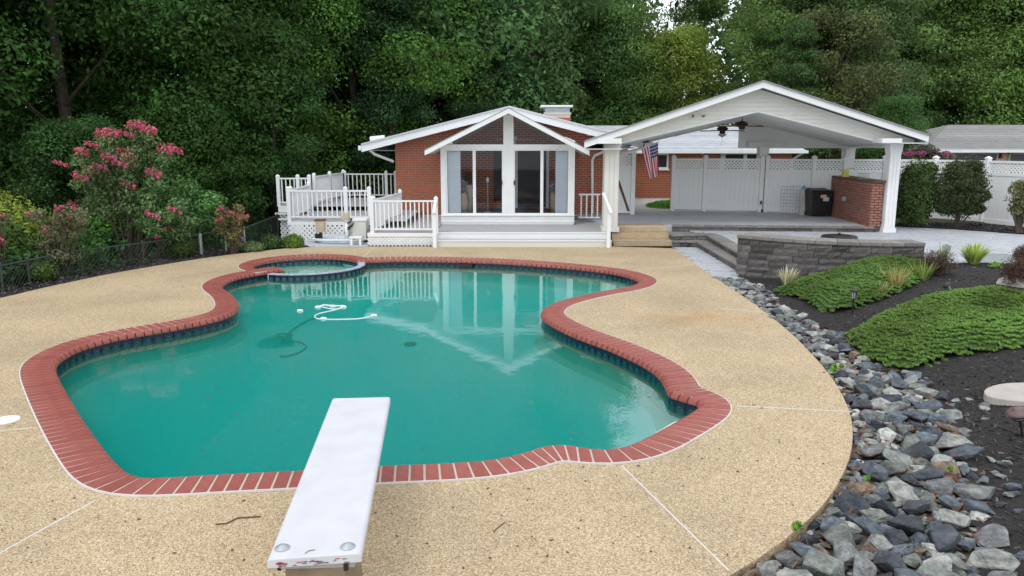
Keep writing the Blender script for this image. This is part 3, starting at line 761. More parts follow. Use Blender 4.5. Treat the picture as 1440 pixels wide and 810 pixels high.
for s, ex in ((-1, le.x), (1, re_x)):
    fb = MB(); q = Vector((pk.x, YR, pk.z)); e = Vector((ex, YR, le.z))
    tt = .22
    fb.hexa([(e.x, YR, e.z - tt), (q.x, YR, q.z - tt), (q.x, YR + .05, q.z - tt), (e.x, YR + .05, e.z - tt)] if s < 0 else [(q.x, YR, q.z - tt), (e.x, YR, e.z - tt), (e.x, YR + .05, e.z - tt), (q.x, YR + .05, q.z - tt)],
            [(e.x, YR, e.z), (q.x, YR, q.z), (q.x, YR + .05, q.z), (e.x, YR + .05, e.z)] if s < 0 else [(q.x, YR, q.z), (e.x, YR, e.z), (e.x, YR + .05, e.z), (q.x, YR + .05, q.z)])
    obj('rake_board', fb, m_white, hw)
    rb = MB(); rb.hexa([(e.x, YR - .04, e.z + .0), (q.x, YR - .04, q.z + .0), (q.x, YR + 9, q.z), (e.x, YR + 9, e.z)] if s < 0 else [(q.x, YR - .04, q.z), (e.x, YR - .04, e.z), (e.x, YR + 9, e.z), (q.x, YR + 9, q.z)],
                       [(e.x, YR - .04, e.z + .05), (q.x, YR - .04, q.z + .05), (q.x, YR + 9, q.z + .05), (e.x, YR + 9, e.z + .05)] if s < 0 else [(q.x, YR - .04, q.z + .05), (e.x, YR - .04, e.z + .05), (e.x, YR + 9, e.z + .05), (q.x, YR + 9, q.z + .05)])
    obj('roof', rb, m_roofw, hw)
    sf_ = MB(); sf_.hexa([(e.x, YR + .05, e.z - .17), (q.x, YR + .05, q.z - .17), (q.x, YW, q.z - .17), (e.x, YW, e.z - .17)] if s < 0 else [(q.x, YR + .05, q.z - .17), (e.x, YR + .05, e.z - .17), (e.x, YW, e.z - .17), (q.x, YW, q.z - .17)],
                         [(e.x, YR + .05, e.z - .15), (q.x, YR + .05, q.z - .15), (q.x, YW, q.z - .15), (e.x, YW, e.z - .15)] if s < 0 else [(q.x, YR + .05, q.z - .15), (e.x, YR + .05, e.z - .15), (e.x, YW, e.z - .15), (q.x, YW, q.z - .15)])
    obj('soffit', sf_, m_white, hw)
g_ = obj('gutter', MB().box(le.x - .1, le.x - .002, YR - .05, YR + 9, le.z - .17, le.z - .02), m_white, hw, bevel=.02)
obj('eave_soffit', MB().box(le.x, xl, YW + .02, YW + 8, le.z - .19, le.z - .175), m_white, hw)
downpipe(hw, [F(520, 211, YR + .2), F(527, 217, YR + .3), F(553, 227, YW - .05)], .045)
downpipe(hw, [F(848, 214, YW - .1), F(836, 219, YW - .1), F(833, 226, YW - .08), F(833, 300, YW - .08)], .05)
obj('roof_vent', MB().tube([F(521, 197, YR + 1.2), F(541, 195, YR + 1.2)], .12, 10), m_white, hw)
obj('spotlight', MB().lathe(F(828, 191, YR + .3), [(.05, 0), (.06, .05), (.03, .09)], 8), m_white, hw)
# chimney
YC = 30; a, b2 = F(766, 170, YC), F(802, 160, YC)
obj('chimney', MB().box(a.x, b2.x, YC, YC + .9, 2.9, F(780, 161, YC).z), m_bmort, hw)
ch = bpy.data.objects['chimney']
bricks(ch, [(Vector((a.x, YC - .01, 0)), Vector((1, 0, 0)), b2.x - a.x, 3.2, F(780, 162, YC).z - .05, None)], maxn=60)
z1 = F(780, 161, YC).z
obj('chimney_ledge', MB().box(a.x - .03, b2.x + .03, YC - .04, YC + .94, z1, z1 + .08), m_conc, ch)
obj('chimney_hood', MB().box(a.x + .02, b2.x - .02, YC + .02, YC + .88, z1 + .08, z1 + .28), m_galv, ch)
obj('chimney_cap', MB().box(a.x - .16, b2.x + .08, YC - .15, YC + 1, z1 + .28, z1 + .34), m_white, ch)
# sliding door in the brick wall, seen through the sunroom
dx0, dx1 = F(728, 250, YW).x, F(768, 250, YW).x
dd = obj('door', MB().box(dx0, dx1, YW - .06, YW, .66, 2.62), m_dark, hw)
obj('door_frame', MB().box(dx0 - .09, dx0, YW - .07, YW, .6, 2.7).box(dx1, dx1 + .09, YW - .07, YW, .6, 2.7).box(dx0 - .09, dx1 + .09, YW - .075, YW - .001, 2.62, 2.72), m_white, dd)
dx0, dx1 = F(697, 250, YW).x, F(708, 250, YW).x
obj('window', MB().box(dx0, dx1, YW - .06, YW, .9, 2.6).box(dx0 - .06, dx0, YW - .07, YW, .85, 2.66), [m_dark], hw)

# ------------------------------------------------------------------ sunroom
YS = 23.3
sr = thing('sunroom', 'white glazed sunroom with steep gable and tall sliding glass panels', 'sunroom', ((srL + srR) / 2, YS, .36))
ctr = (srL + srR) / 2; z0 = .36; zs = F(700, 302, YS).z; zh = F(700, 206, YS).z; zh2 = F(700, 209.5, YS).z
ztop = F(715, 160, YS).z
px = lambda x: F(x, 250, YS).x
obj('base_siding', MB().box(srL, srR, YS, YS + 2.69, z0, zs - .03), m_white2, sr)
for q in range(2):
    zz = z0 + .07 + q * .1; obj('siding_board', MB().box(srL - .012, srR + .012, YS - .014, YS - .001, zz, zz + .08), m_white2, sr)
obj('sill', MB().box(srL - .02, srR + .02, YS - .06, YS + .1, zs - .03, zs), m_white, sr)
obj('floor', MB().box(srL + .05, srR - .05, YS + .11, YW - .1, zs - .2, zs - .02), m_inside, sr)
obj('header', MB().box(srL, srR, YS - .03, YS + .1, zh2, zh + .06), m_white, sr)
for nm, x0, x1, zz in (('corner_post', 620, 627, zh2), ('corner_post', 801, 808, zh2), ('centre_post', 708, 722, ztop)):
    obj(nm, MB().box(px(x0), px(x1), YS - .035, YS + .12, zs, zz), m_white, sr)
# flutes on the centre post
for xx in (711.5, 715, 718.5): obj('groove_strip', MB().box(px(xx) - .004, px(xx) + .004, YS - .041, YS - .0355, zs, ztop - .1), m_cream, sr)
for x0, x1 in ((627, 667), (667, 708), (722, 762), (762, 801)):
    a, b2 = px(x0), px(x1); t = .045
    f_ = MB().box(a, a + t, YS, YS + .05, zs, zh2).box(b2 - t, b2, YS, YS + .05, zs, zh2).box(a + t, b2 - t, YS, YS + .05, zs, zs + .05).box(a + t, b2 - t, YS, YS + .05, zh2 - .05, zh2)
    wf = obj('sliding_panel', f_, m_white, sr)
    obj('pane', MB().box(a + t, b2 - t, YS + .02, YS + .026, zs + .05, zh2 - .05), m_glass, wf)
for xx in (705.5, 723.5): obj('handle', MB().box(px(xx) - .02, px(xx) + .02, YS - .05, YS - .001, 1.55, 1.68), m_black, sr)
# triangular lights in the gable
sl2 = (F(715, 163, YS).z - F(632, 200, YS).z) / (px(715) - px(632))
for s in (-1, 1):
    x0 = px(708) if s < 0 else px(722); x1 = px(637) if s < 0 else px(794)
    za = ztop - .12; zb = zh + .07
    tri = [(x0, zb), (x1, zb), (x1, max(zb + .02, za - abs(x1 - x0) * .42)), (x0, za)]
    m_ = MB(); m_.add([(x, YS + .02, z) for x, z in tri] + [(x, YS + .03, z) for x, z in tri], [(0, 1, 2, 3), (7, 6, 5, 4), (0, 1, 5, 4), (1, 2, 6, 5), (2, 3, 7, 6), (3, 0, 4, 7)])
    obj('gable_pane', m_, m_glass, sr)
    xe = srL if s < 0 else srR; xi = x1
    zz = lambda x: za - abs(x - x0) * .42 + .1
    m_ = MB(); tri = [(xi, zb), (xe, zb), (xe, max(zb + .01, zz(xe))), (xi, zz(xi))]
    m_.add([(x, YS - .02, z) for x, z in tri] + [(x, YS + .08, z) for x, z in tri], [(0, 1, 2, 3), (7, 6, 5, 4), (0, 1, 5, 4), (1, 2, 6, 5), (2, 3, 7, 6), (3, 0, 4, 7)])
    obj('gable_infill', m_, m_white, sr)
# roof with rake boards
YF = YS - .75
rp = F(715, 152.5, YF); rl = F(597, 212, YF); rr_ = F(829, 212.5, YF)
for s, e in ((-1, rl), (1, rr_)):
    A, B = (e, rp) if s < 0 else (rp, e); t = .13
    obj('rake_board', MB().hexa([(A.x, YF, A.z - t), (B.x, YF, B.z - t), (B.x, YF + .04, B.z - t), (A.x, YF + .04, A.z - t)], [(A.x, YF, A.z), (B.x, YF, B.z), (B.x, YF + .04, B.z), (A.x, YF + .04, A.z)]), m_white, sr)
    obj('roof', MB().hexa([(A.x, YF + .04, A.z - .06), (B.x, YF + .04, B.z - .06), (B.x, YW, B.z - .06), (A.x, YW, A.z - .06)], [(A.x, YF - .02, A.z + .03), (B.x, YF - .02, B.z + .03), (B.x, YW, B.z + .03), (A.x, YW, A.z + .03)]), m_roofw, sr)
    obj('soffit', MB().hexa([(A.x, YF + .04, A.z - .11), (B.x, YF + .04, B.z - .11), (B.x, YW, B.z - .11), (A.x, YW, A.z - .11)], [(A.x, YF + .04, A.z - .075), (B.x, YF + .04, B.z - .075), (B.x, YW, B.z - .075), (A.x, YW, A.z - .075)]), m_ceil, sr)
for s, xx in ((-1, srL), (1, srR)):
    obj('side_wall', MB().box(min(xx, xx - s * .06), max(xx, xx - s * .06), YS + .13, YW - .05, zs, zh), m_white, sr)
# blinds hanging inside both ends
for xs_ in ((631, 646), (783, 799)):
    bl = thing('blinds', 'pale blue vertical blinds gathered behind the %s end of the sunroom glass' % ('left' if xs_[0] < 700 else 'right'), 'blinds', (px(sum(xs_) / 2), YS + .25, zs))
    x = px(xs_[0])
    while x < px(xs_[1]):
        piece('blind_slat', m_blind, (x, YS + .12, (zs + zh2) / 2), (.075, .006, zh2 - zs - .08), bl, .5); x += .062
# vases with flowers, ceiling fan, floor lamp
def vase(px_, Y, h, r, label, flw):
    c = F(px_, 302, Y); c.z = zs
    v = thing('vase', label, 'vase', c)
    obj('urn', MB().lathe(c, [(r * .55, 0), (r * .8, h * .3), (r, h * .7), (r * .75, h * .92), (r * .8, h)], 14), m_tan if flw else m_conc, v, smooth=True)
    V = leaves([(c.x, c.y, c.z + h + .18, .16, .16, .22)], 130, .045, int(px_)); o = bpy.data.objects.new('flowers', quads('flowers', V - np.array(c), m_leafs)); o.location = c; o.color = (.5, .5, .5, 1) if flw else (.05, .07, .04, 1); link(o, v)
vase(652, YS + .5, .62, .17, 'tall tan urn of white flowers behind the left sunroom glass', True)
vase(659, YS + .9, .85, .16, 'pale pot with dark leaves behind the tan urn in the sunroom', False)
vase(779, YS + .8, .6, .14, 'slim grey vase of white flowers behind the right sunroom glass', True)
c = F(722, 196, YS + 1.3); fn = thing('ceiling_fan', 'white ceiling fan seen through the sunroom gable glass', 'ceiling fan', c)
obj('motor', MB().lathe(c, [(.03, .5), (.03, .12), (.1, .1), (.12, 0), (.06, -.1), (.09, -.14), (.05, -.2)][::-1], 12), m_white, fn)
for k in range(5):
    t = k * 1.2566; obj('blade', MB().beam(c + Vector((math.cos(t) * .12, math.sin(t) * .12, 0)), c + Vector((math.cos(t) * .62, math.sin(t) * .62, 0)), .13, .012), m_white, fn)
c = F(686, 298, YS + 1.0); c.z = zs - .02; lp = thing('floor_lamp', 'slim floor lamp standing behind the left sunroom sliding panel', 'lamp', c)
obj('base', MB().lathe(c, [(.13, 0), (.12, .03), (.02, .04)], 12), m_galv, lp); obj('pole', MB().tube([c, c + Vector((0, 0, .98))], .012, 6), m_galv, lp); obj('lamp_head', MB().lathe(c + Vector((0, 0, .95)), [(.04, 0), (.05, .1), (.02, .14)], 10), m_white, lp)

# ------------------------------------------------------------------ wooden deck in front of the sunroom
YD = 21.25
dk = thing('house_deck', 'low grey deck with two white trimmed steps in front of the sunroom', 'deck', (0, YD, 0))
XL, XR = F(517, 347, YD - .1).x, F(858, 347, YD).x; XM = F(612, 347, YD).x
yb = YS; n = int((YW - YD - .1) / .145)
for i in range(n):
    y = YD + .16 + i * .145
    if y < YS - .05: piece('deck_board', m_deckb, ((XM + XR) / 2, y, .345), (XR - XM - .02, .138, .03), dk)
x = XM
piece('riser', m_white2, ((XM + XR) / 2, YD + .06, .25), (XR - XM, .03, .17), dk)
piece('nosing', m_white2, ((XM + XR) / 2, YD + .05, .347), (XR - XM, .06, .028), dk)
piece('riser', m_cream, ((XM + XR) / 2, YD - .30, .075), (XR - XM, .03, .15), dk)
piece('nosing', m_white2, ((XM + XR) / 2, YD - .31, .166), (XR - XM + .02, .06, .026), dk)
for k in range(2): piece('step_board', m_deckb, ((XM + XR) / 2, YD - .205 + k * .145, .163), (XR - XM, .138, .03), dk)
# side strip to the right of the sunroom, deck floor
for i in range(11):
    y = YS + .03 + i * .145; piece('deck_board', m_deckb, ((srR + XR) / 2 + .03, y, .345), (XR - srR - .04, .138, .03), dk)
# left part of the platform
for i in range(20):
    y = YD + .05 + i * .145
    x1 = XM - .02; piece('deck_board', m_deckb, ((XL + x1) / 2, y, .345), (x1 - XL, .138, .03), dk)
for i in range(18):
    y = YS + .25 + i * .145
    if y < YW - .1: piece('deck_board', m_deckb, ((xl - .3 + srL) / 2, y, .344), (srL - xl + .28, .138, .03), dk)
piece('rim_board', m_white2, ((XL + XM) / 2, YD - .06, .30), (XM - XL, .04, .10), dk)
def lattice(name, p0, p1, z0, z1, parent, m, step=.11, w=.032, t=.012):
    """crossed strips clipped to the rectangle, joined"""
    d = (p1 - p0); d.z = 0; Ln = d.length; d.normalize(); h = z1 - z0; mb = MB(); nn = Vector((d.y, -d.x, 0))
    u = -h
    while u < Ln:
        for s in (0, 1):
            ua, ub = u, u + h; za, zb = (z0, z1)
            if ua < 0: za = z0 - ua; ua = 0
            if ub > Ln: zb = z1 - (ub - Ln); ub = Ln
            if ub - ua > .02:
                if s: P, Q = (ua, z1 - (za - z0)), (ub, z0 + (z1 - zb))
                else: P, Q = (ua, za), (ub, zb)
                off = nn * (.006 if s else -.006)
                a = p0 + d * P[0] + off; b3 = p0 + d * Q[0] + off; mb.beam((a.x, a.y, P[1]), (b3.x, b3.y, Q[1]), t, w, up=nn.cross(Vector((Q[0] - P[0], 0, Q[1] - P[1]))) if 0 else (0, 0, 1))
        u += step
    o = obj(name, mb, m, parent); tag(o, kind='stuff'); return o
lattice('lattice', Vector((XL, YD - .05, 0)), Vector((XM, YD - .05, 0)), .0, .25, dk, m_white2, .1, .05)
piece('backing_board', m_cream, ((XL + XM) / 2, YD + .02, .12), (XM - XL, .02, .24), dk)

def railing(name, label, pts, z0, h, posts=True, group=None, solid=0, sp_=.118, postw=.1, hz=None, bal=.034):
    """pts: run of plan points; posts at each; balusters, bottom and top rail each a part"""
    P = [Vector((p[0], p[1], 0)) for p in pts]; root = thing(name, label, 'railing', (P[0].x, P[0].y, z0), group)
    for p in P if posts else []:
        q = obj('post', MB().box(p.x - postw / 2, p.x + postw / 2, p.y - postw / 2, p.y + postw / 2, z0 - .04, z0 + h + .06), m_white, root)
        obj('post_cap', MB().lathe((p.x, p.y, z0 + h + .06), [(postw * .78, 0), (postw * .78, .025), (postw * .3, .07)], 4, Matrix.Rotation(R(45), 3, 'Z')), m_white, q)
    for a, b2 in zip(P, P[1:]):
        d = b2 - a; L = d.length; d.normalize(); rz = math.atan2(d.y, d.x); c = (a + b2) / 2
        piece('top_rail', m_white, (c.x, c.y, z0 + h), (L - postw, .065, .045), root, rz)
        piece('bottom_rail', m_white, (c.x, c.y, z0 + .09), (L - postw, .05, .04), root, rz)
        k = int((L - postw) / sp_)
        for i in range(k):
            u = postw / 2 + (L - postw) * (i + .5) / k; q = a + d * u
            piece('baluster', m_white, (q.x, q.y, z0 + (h + .09) / 2), (bal, bal, h - .13), root, rz)
    return root
E0 = F(523, 300, 21.25); E1 = F(612, 300, 21.2); z36 = .36
railing('deck_railing', 'white railing along the front of the latticed platform left of the steps', [(E0.x, 21.25), (E1.x + .02, 21.25)], .36, .86)
railing('deck_railing', 'white side railing running back from the latticed platform towards the brick wall', [(E0.x + .02, 21.42), (F(563, 290, 24.6).x, 24.6)], .36, .86, sp_=.11)
hr = thing('handrail', 'short sloping white handrail on posts at the left end of the deck steps', 'handrail', (E1.x, 20.85, 0))
obj('post', MB().box(E1.x - .04, E1.x + .06, 20.8, 20.9, 0, .92), m_white, hr); obj('rail', MB().beam((E1.x + .01, 20.75, .93), (E1.x + .01, 21.3, 1.3), .07, .05), m_white, hr)
x2 = F(855, 345, 20.9).x
hr = thing('handrail', 'white handrail sloping down beside the left pavilion column', 'handrail', (x2, 20.8, 0))
obj('post', MB().box(x2 - .05, x2 + .05, 20.8, 20.9, 0, .94), m_white, hr); obj('rail', MB().beam((x2 + .04, 20.72, .93), (x2 - .10, 21.4, 1.42), .075, .05), m_white, hr)
railing('deck_railing', 'short white railing between the sunroom and the left pavilion column', [(F(811, 300, 24.0).x, 24.0), (F(846, 300, 24.0).x, 24.0)], .42, .8, posts=False, sp_=.16, bal=.04)
# lower left deck and upper left deck
z58 = .58; D0 = F(407, 300, 22.5); D1 = F(520, 300, 22.5)
ld = thing('side_deck', 'lower white latticed deck left of the brick wall', 'deck', (D0.x, 22.5, 0))
for i in range(24): piece('deck_board', m_deckb, ((D0.x + D1.x) / 2 + .5, 22.52 + i * .145, z58 - .02), (D1.x - D0.x + 1.1, .138, .03), ld)
piece('rim_board', m_white2, ((D0.x + D1.x) / 2, 22.42, z58 - .09), (D1.x - D0.x + .1, .04, .10), ld)
lattice('lattice', Vector((D0.x, 22.4, 0)), Vector((D1.x, 22.4, 0)), -.02, z58 - .14, ld, m_white2, .135, .06)
obj('support_post', MB().box(D0.x, D0.x + .1, 22.43, 22.53, -.2, z58 - .15), m_white2, ld); obj('support_post', MB().box(D1.x - .3, D1.x - .2, 22.46, 22.56, -.2, z58 - .15), m_white2, ld)
railing('deck_railing', 'white railing along the front of the lower latticed side deck', [(D0.x, 22.5), (F(487, 300, 22.5).x, 22.5), (D1.x, 22.5)], z58, .84, sp_=.13)
railing('deck_railing', 'white railing running back along the left end of the lower side deck', [(D0.x + .02, 22.65), (F(436, 300, 25.4).x, 25.4)], z58, .84, sp_=.11)
U0 = F(391, 280, 25.3); z70 = .78
ud = thing('upper_deck', 'higher white side deck on latticed supports at the far left of the house', 'deck', (U0.x, 25.3, 0))
ux1 = F(557, 280, 29).x
pts = [(U0.x, 25.4), (F(434, 280, 25.6).x, 25.5), (F(484, 280, 29).x + .6, 25.6), (ux1, 25.6), (ux1, 29), (F(410, 280, 29).x, 29)]
obj('platform', MB().poly([Vector((p[0], p[1], 0)) for p in pts], z70 - .06, z70 - .01), m_deckb, ud)
obj('rim_board', MB().box(U0.x - .02, pts[1][0], 25.34, 25.38, z70 - .22, z70 - .02), m_white2, ud)
lattice('lattice', Vector((U0.x, 25.42, 0)), Vector((pts[1][0] - .2, 25.42, 0)), -.4, z70 - .2, ud, m_white2, .14, .05)
lattice('side_lattice', Vector((pts[1][0] - .6, 25.45, 0)), Vector((pts[1][0], 28, 0)), -.4, z70 - .2, ud, m_white2, .14, .05)
for xx in (U0.x + .05, pts[1][0] - .7): obj('support_post', MB().box(xx, xx + .1, 25.5, 25.6, -.6, z70 - .2), m_white2, ud)
for dx in (0, .18): obj('support_stack', MB().box(U0.x - .12 + dx * .3, U0.x + .25 + dx, 25.28, 25.34, z70 - .30 - dx, z70 - .24 - dx), m_white2, ud)
railing('deck_railing', 'white railing at the far left front corner of the upper side deck', [(U0.x, 25.4), (F(420, 280, 25.5).x, 25.5), (F(436, 280, 25.5).x, 25.5)], z70, .86, sp_=.12)
railing('deck_railing', 'white railing slanting back across the upper side deck', [(F(443, 280, 25.7).x, 25.7), (F(465, 280, 27.3).x, 27.3), (F(484, 280, 29).x, 29)], z70, .9, sp_=.105)
railing('deck_railing', 'rear white railing of the upper side deck against the dark woods', [(F(486, 280, 29).x, 29), (F(544, 280, 29).x, 29), (F(557, 280, 29).x, 29)], z70, .86, sp_=.15)

# equipment pad
pad = MB(); q = [W(436, 347.2, -.0), W(516, 347.2), F(516, 338, 22.38), F(418, 338, 22.38)]
pad.poly([(q[0].x, q[0].y), (q[1].x, q[1].y), (q[1].x, 22.38), (F(412, 338, 22.38).x, 22.38)], -.1, .012); struct('equipment_pad', pad, m_slab)
c = F(451, 338, 21.9); c.z = .01
t = thing('post_lantern', 'brown wooden box lantern on a dark post before the lower lattice', 'lantern', c)
obj('post', MB().box(c.x - .03, c.x + .05, c.y - .03, c.y + .05, 0, .34), m_bronze, t); obj('box', MB().hexa([(c.x - .1, c.y - .1, .3), (c.x + .12, c.y - .1, .3), (c.x + .12, c.y + .1, .3), (c.x - .1, c.y + .1, .3)], [(c.x - .12, c.y - .12, .62), (c.x + .14, c.y - .12, .62), (c.x + .14, c.y + .12, .62), (c.x - .12, c.y + .12, .62)]), m_tan, t)
obj('lid', MB().box(c.x - .13, c.x + .15, c.y - .13, c.y + .13, .62, .66), m_wood, t)
obj('lower_box', MB().box(c.x - .14, c.x - .03, c.y - .08, c.y + .02, .02, .25), m_bronze, t)
c = F(488, 336, 21.7); c.z = .01
t = thing('pool_filter_valve', 'white pipe stand with tan valve head and dark taps on the pump pad', 'pool equipment', c)
obj('standpipe', MB().tube([c, c + Vector((0, 0, .62))], .05, 10), m_white, t, smooth=True); obj('valve_head', MB().box(c.x - .13, c.x + .09, c.y - .1, c.y + .1, .66, .80), m_tan, t, bevel=.02)
obj('gauge', MB().lathe(c + Vector((0, 0, .80)), [(.09, 0), (.07, .05), (.02, .06)], 12), m_tan, t)
for k, (dx, dz) in enumerate(((.12, .6), (.16, .48), (.1, .42))): obj('tap', MB().tube([c + Vector((0, -.02, dz - .05)), c + Vector((dx, -.04, dz)), c + Vector((dx + .05, -.05, dz + .1))], .02, 6), m_black, t)
obj('pipe', MB().tube([c + Vector((-.02, 0, .45)), c + Vector((-.2, 0, .35)), c + Vector((-.3, .05, .1)), c + Vector((-.32, .05, 0))], .02, 6), m_white, t)
c = F(497, 336, 22.0); c.z = .01
t = thing('filter_tank', 'grey round filter tank behind the white pipe stand', 'pool filter', c)
obj('tank', MB().lathe(c, [(.22, 0), (.24, .1), (.24, .45), (.18, .56), (.05, .6)], 18), m_conc, t, smooth=True); obj('clamp', MB().lathe(c + Vector((0, 0, .28)), [(.25, 0), (.25, .03)], 18), m_galv, t)
c = F(511, 336, 22.0); t = thing('pool_heater', 'beige boxy pool heater tucked beside the latticed platform', 'pool heater', (c.x, c.y, 0))
obj('cabinet', MB().box(c.x - .26, c.x + .14, 21.75, 22.2, .08, .62), m_cream, t, bevel=.02); obj('lid', MB().box(c.x - .28, c.x + .16, 21.73, 22.22, .62, .68), m_white2, t, bevel=.01); obj('foot', MB().box(c.x - .24, c.x + .12, 21.8, 22.15, .01, .08), m_black, t)
c = F(505, 338, 21.35); t = thing('white_bench', 'small white plastic step beside the coiled hose', 'stool', (c.x, c.y, 0))
obj('seat', MB().box(c.x - .25, c.x + .1, 21.2, 21.45, .2, .24), m_white, t); obj('leg', MB().box(c.x + .02, c.x + .08, 21.22, 21.28, .01, .2), m_white, t); obj('leg', MB().box(c.x - .22, c.x - .16, 21.22, 21.28, .01, .2), m_white, t)
c = W(478, 340, .03); co = MB(); g = random.Random(2)
for k in range(6):
    r0 = .28 + .05 * k * g.random() + .12; ox, oy = g.uniform(-.1, .1), g.uniform(-.05, .05)
    co.tube([(c.x + ox + r0 * 1.5 * math.cos(t_), c.y + oy + .1 + r0 * .8 * math.sin(t_), .03 + .022 * k + .01 * math.sin(3 * t_)) for t_ in np.linspace(0, 6.283, 26)], .019, 5, False)
one('coiled_hose', co, m_blind, 'pale blue white hose coiled on the pump pad before the lattice', 'hose', smooth=True)

# ------------------------------------------------------------------ pavilion slab, steps, terrace
zS, zT = .45, .30
sl0 = W(945, 316.5, zS); sl1 = W(1224, 319, zS)
sb = MB(); pts = [(F(868, 320, 22.35).x, sl0.y), (sl0.x, sl0.y), (sl1.x, sl1.y + .02), (sl1.x + 1.35, 27.5), (F(893, 300, 27.4).x - 3.2, 27.5), (F(868, 320, 22.35).x, 22.6)]
SLAB = [Vector((p[0], p[1], 0)) for p in pts]
sb.poly(SLAB, -.1, zS - .004); slab = struct('pavilion_floor', sb, m_slab)
for pts in ([(930, 309), (1010, 312.6)], [(1040, 303), (1120, 316)]):
    P = [Vector((*W(*p, zS)[:2], 0)) for p in pts]; obj('joint', strip(P, .012, zS - .004, .004), m_joint, slab)
# exposed aggregate steps
st = thing('aggregate_steps', 'three tan exposed aggregate steps rising to the pavilion floor', 'steps', (F(904, 340, 21).x, 21, 0))
xa, xb = F(863, 340, 21.1).x, F(946, 340, 21.1).x
for k in range(3):
    y0 = 21.15 + k * .4; obj('step', MB().box(xa, xb + .0, y0, 22.7, .15 * k - (.01 if k == 0 else 0), .15 * (k + 1) - .003 + (.012 if k == 2 else 0)), m_agg, st, bevel=.006)
    obj('joint', MB().box(xa, xb, y0 - .004, y0 + .03, .15 * (k + 1) - .0, .15 * (k + 1) + .003 + (.012 if k == 2 else 0)), m_cream, st)

# terrace outline (z .30)
SWC = Vector((7.75, 18.75, 0)); SWR = 3.62
tA = W(1003, 327, zT); tB = W(1040, 350, zT)
terr = [sl0.to_2d() + Vector((.55, -.35)), Vector((W(1003, 328, zT).x, W(1003, 328, zT).y)), Vector((5.3, 17.3)), Vector((5.0, 16.5)), Vector((6.5, 15.4)), Vector((8.2, 15.4)),
        Vector(W(1302, 373, zT)[:2]), Vector(W(1440, 375, zT)[:2]), Vector(W(1600, 380, zT)[:2]), Vector(W(1640, 330, zT)[:2]), Vector(W(1440, 329, zT)[:2]), Vector(W(1340, 322, zT)[:2]), Vector(W(1262, 318.5, zT)[:2]), Vector((sl1.x + .9, 23.4)), Vector((sl1.x + .1, sl1.y + .1)), sl0.to_2d() + Vector((.5, .1))]
TERR = [Vector((p[0], p[1], 0)) for p in terr]
tb = MB(); tb.poly(TERR, -.12, zT - .02); terrace = struct('terrace', tb, m_grout)
def paving(parent, poly, z, pw=.34, pd=.17, maxn=300, rot=0.0, name='paver', avoid=None):
    xs = [p.x for p in poly]; ys = [p.y for p in poly]; L = []; g = random.Random(9)
    e1 = Vector((math.cos(rot), math.sin(rot), 0)); e2 = Vector((-e1.y, e1.x, 0)); c0 = Vector((sum(xs) / len(xs), sum(ys) / len(ys), 0)); rad = max(max(xs) - min(xs), max(ys) - min(ys))
    n2 = int(rad / pd) + 2; r = 0
    for j in range(-n2, n2):
        u = -rad + (pw / 2 if j % 2 else 0)
        while u < rad:
            w_ = pw * g.choice((1, 1, .72)); c = c0 + e1 * (u + w_ / 2) + e2 * (j * pd)
            if inside(c.x, c.y, poly) and not (avoid and avoid(c)): L.append((c.length, c, w_, g.uniform(-.002, .003)))
            u += w_
    L.sort(key=lambda t: t[0]); rest = MB(); h = .035
    for i, (d, c, w_, dz) in enumerate(L):
        if i < maxn: piece(name, m_paver, (c.x, c.y, z - h / 2 + dz), (w_ - .01, pd - .01, h), parent, rot)
        else:
            a = e1 * (w_ - .01) / 2; b3 = e2 * (pd - .01) / 2; lo_, hi = z - h + dz, z + dz
            P = [c - a - b3, c + a - b3, c + a + b3, c - a + b3]; rest.hexa([(p.x, p.y, lo_) for p in P], [(p.x, p.y, hi) for p in P])
    if rest.v: tag(obj(name + '_field', rest, m_paver, parent), kind='stuff')
def in_wall(c): d = (c - SWC); return SWR - .55 < d.length < SWR + .1 and c.y < 17.6
paving(terrace, TERR, zT, rot=-.05, avoid=in_wall)

# lower paver path (z ~ .005) between deck edge and stone steps
PTH = [W(946, 349), W(1000, 350.5), W(1036, 383), W(1030, 389), W(1001, 388), W(968, 364)]
PTH = [Vector((p.x, p.y, 0)) for p in [W(945, 347.5), W(984, 347.5), W(1040, 383), W(1034, 391), W(1001, 389), W(966, 364)]]
pb = MB(); pb.poly(PTH, -.12, -.012); path = struct('paver_path', pb, m_grout); paving(path, PTH, -.004, rot=.1, maxn=200)
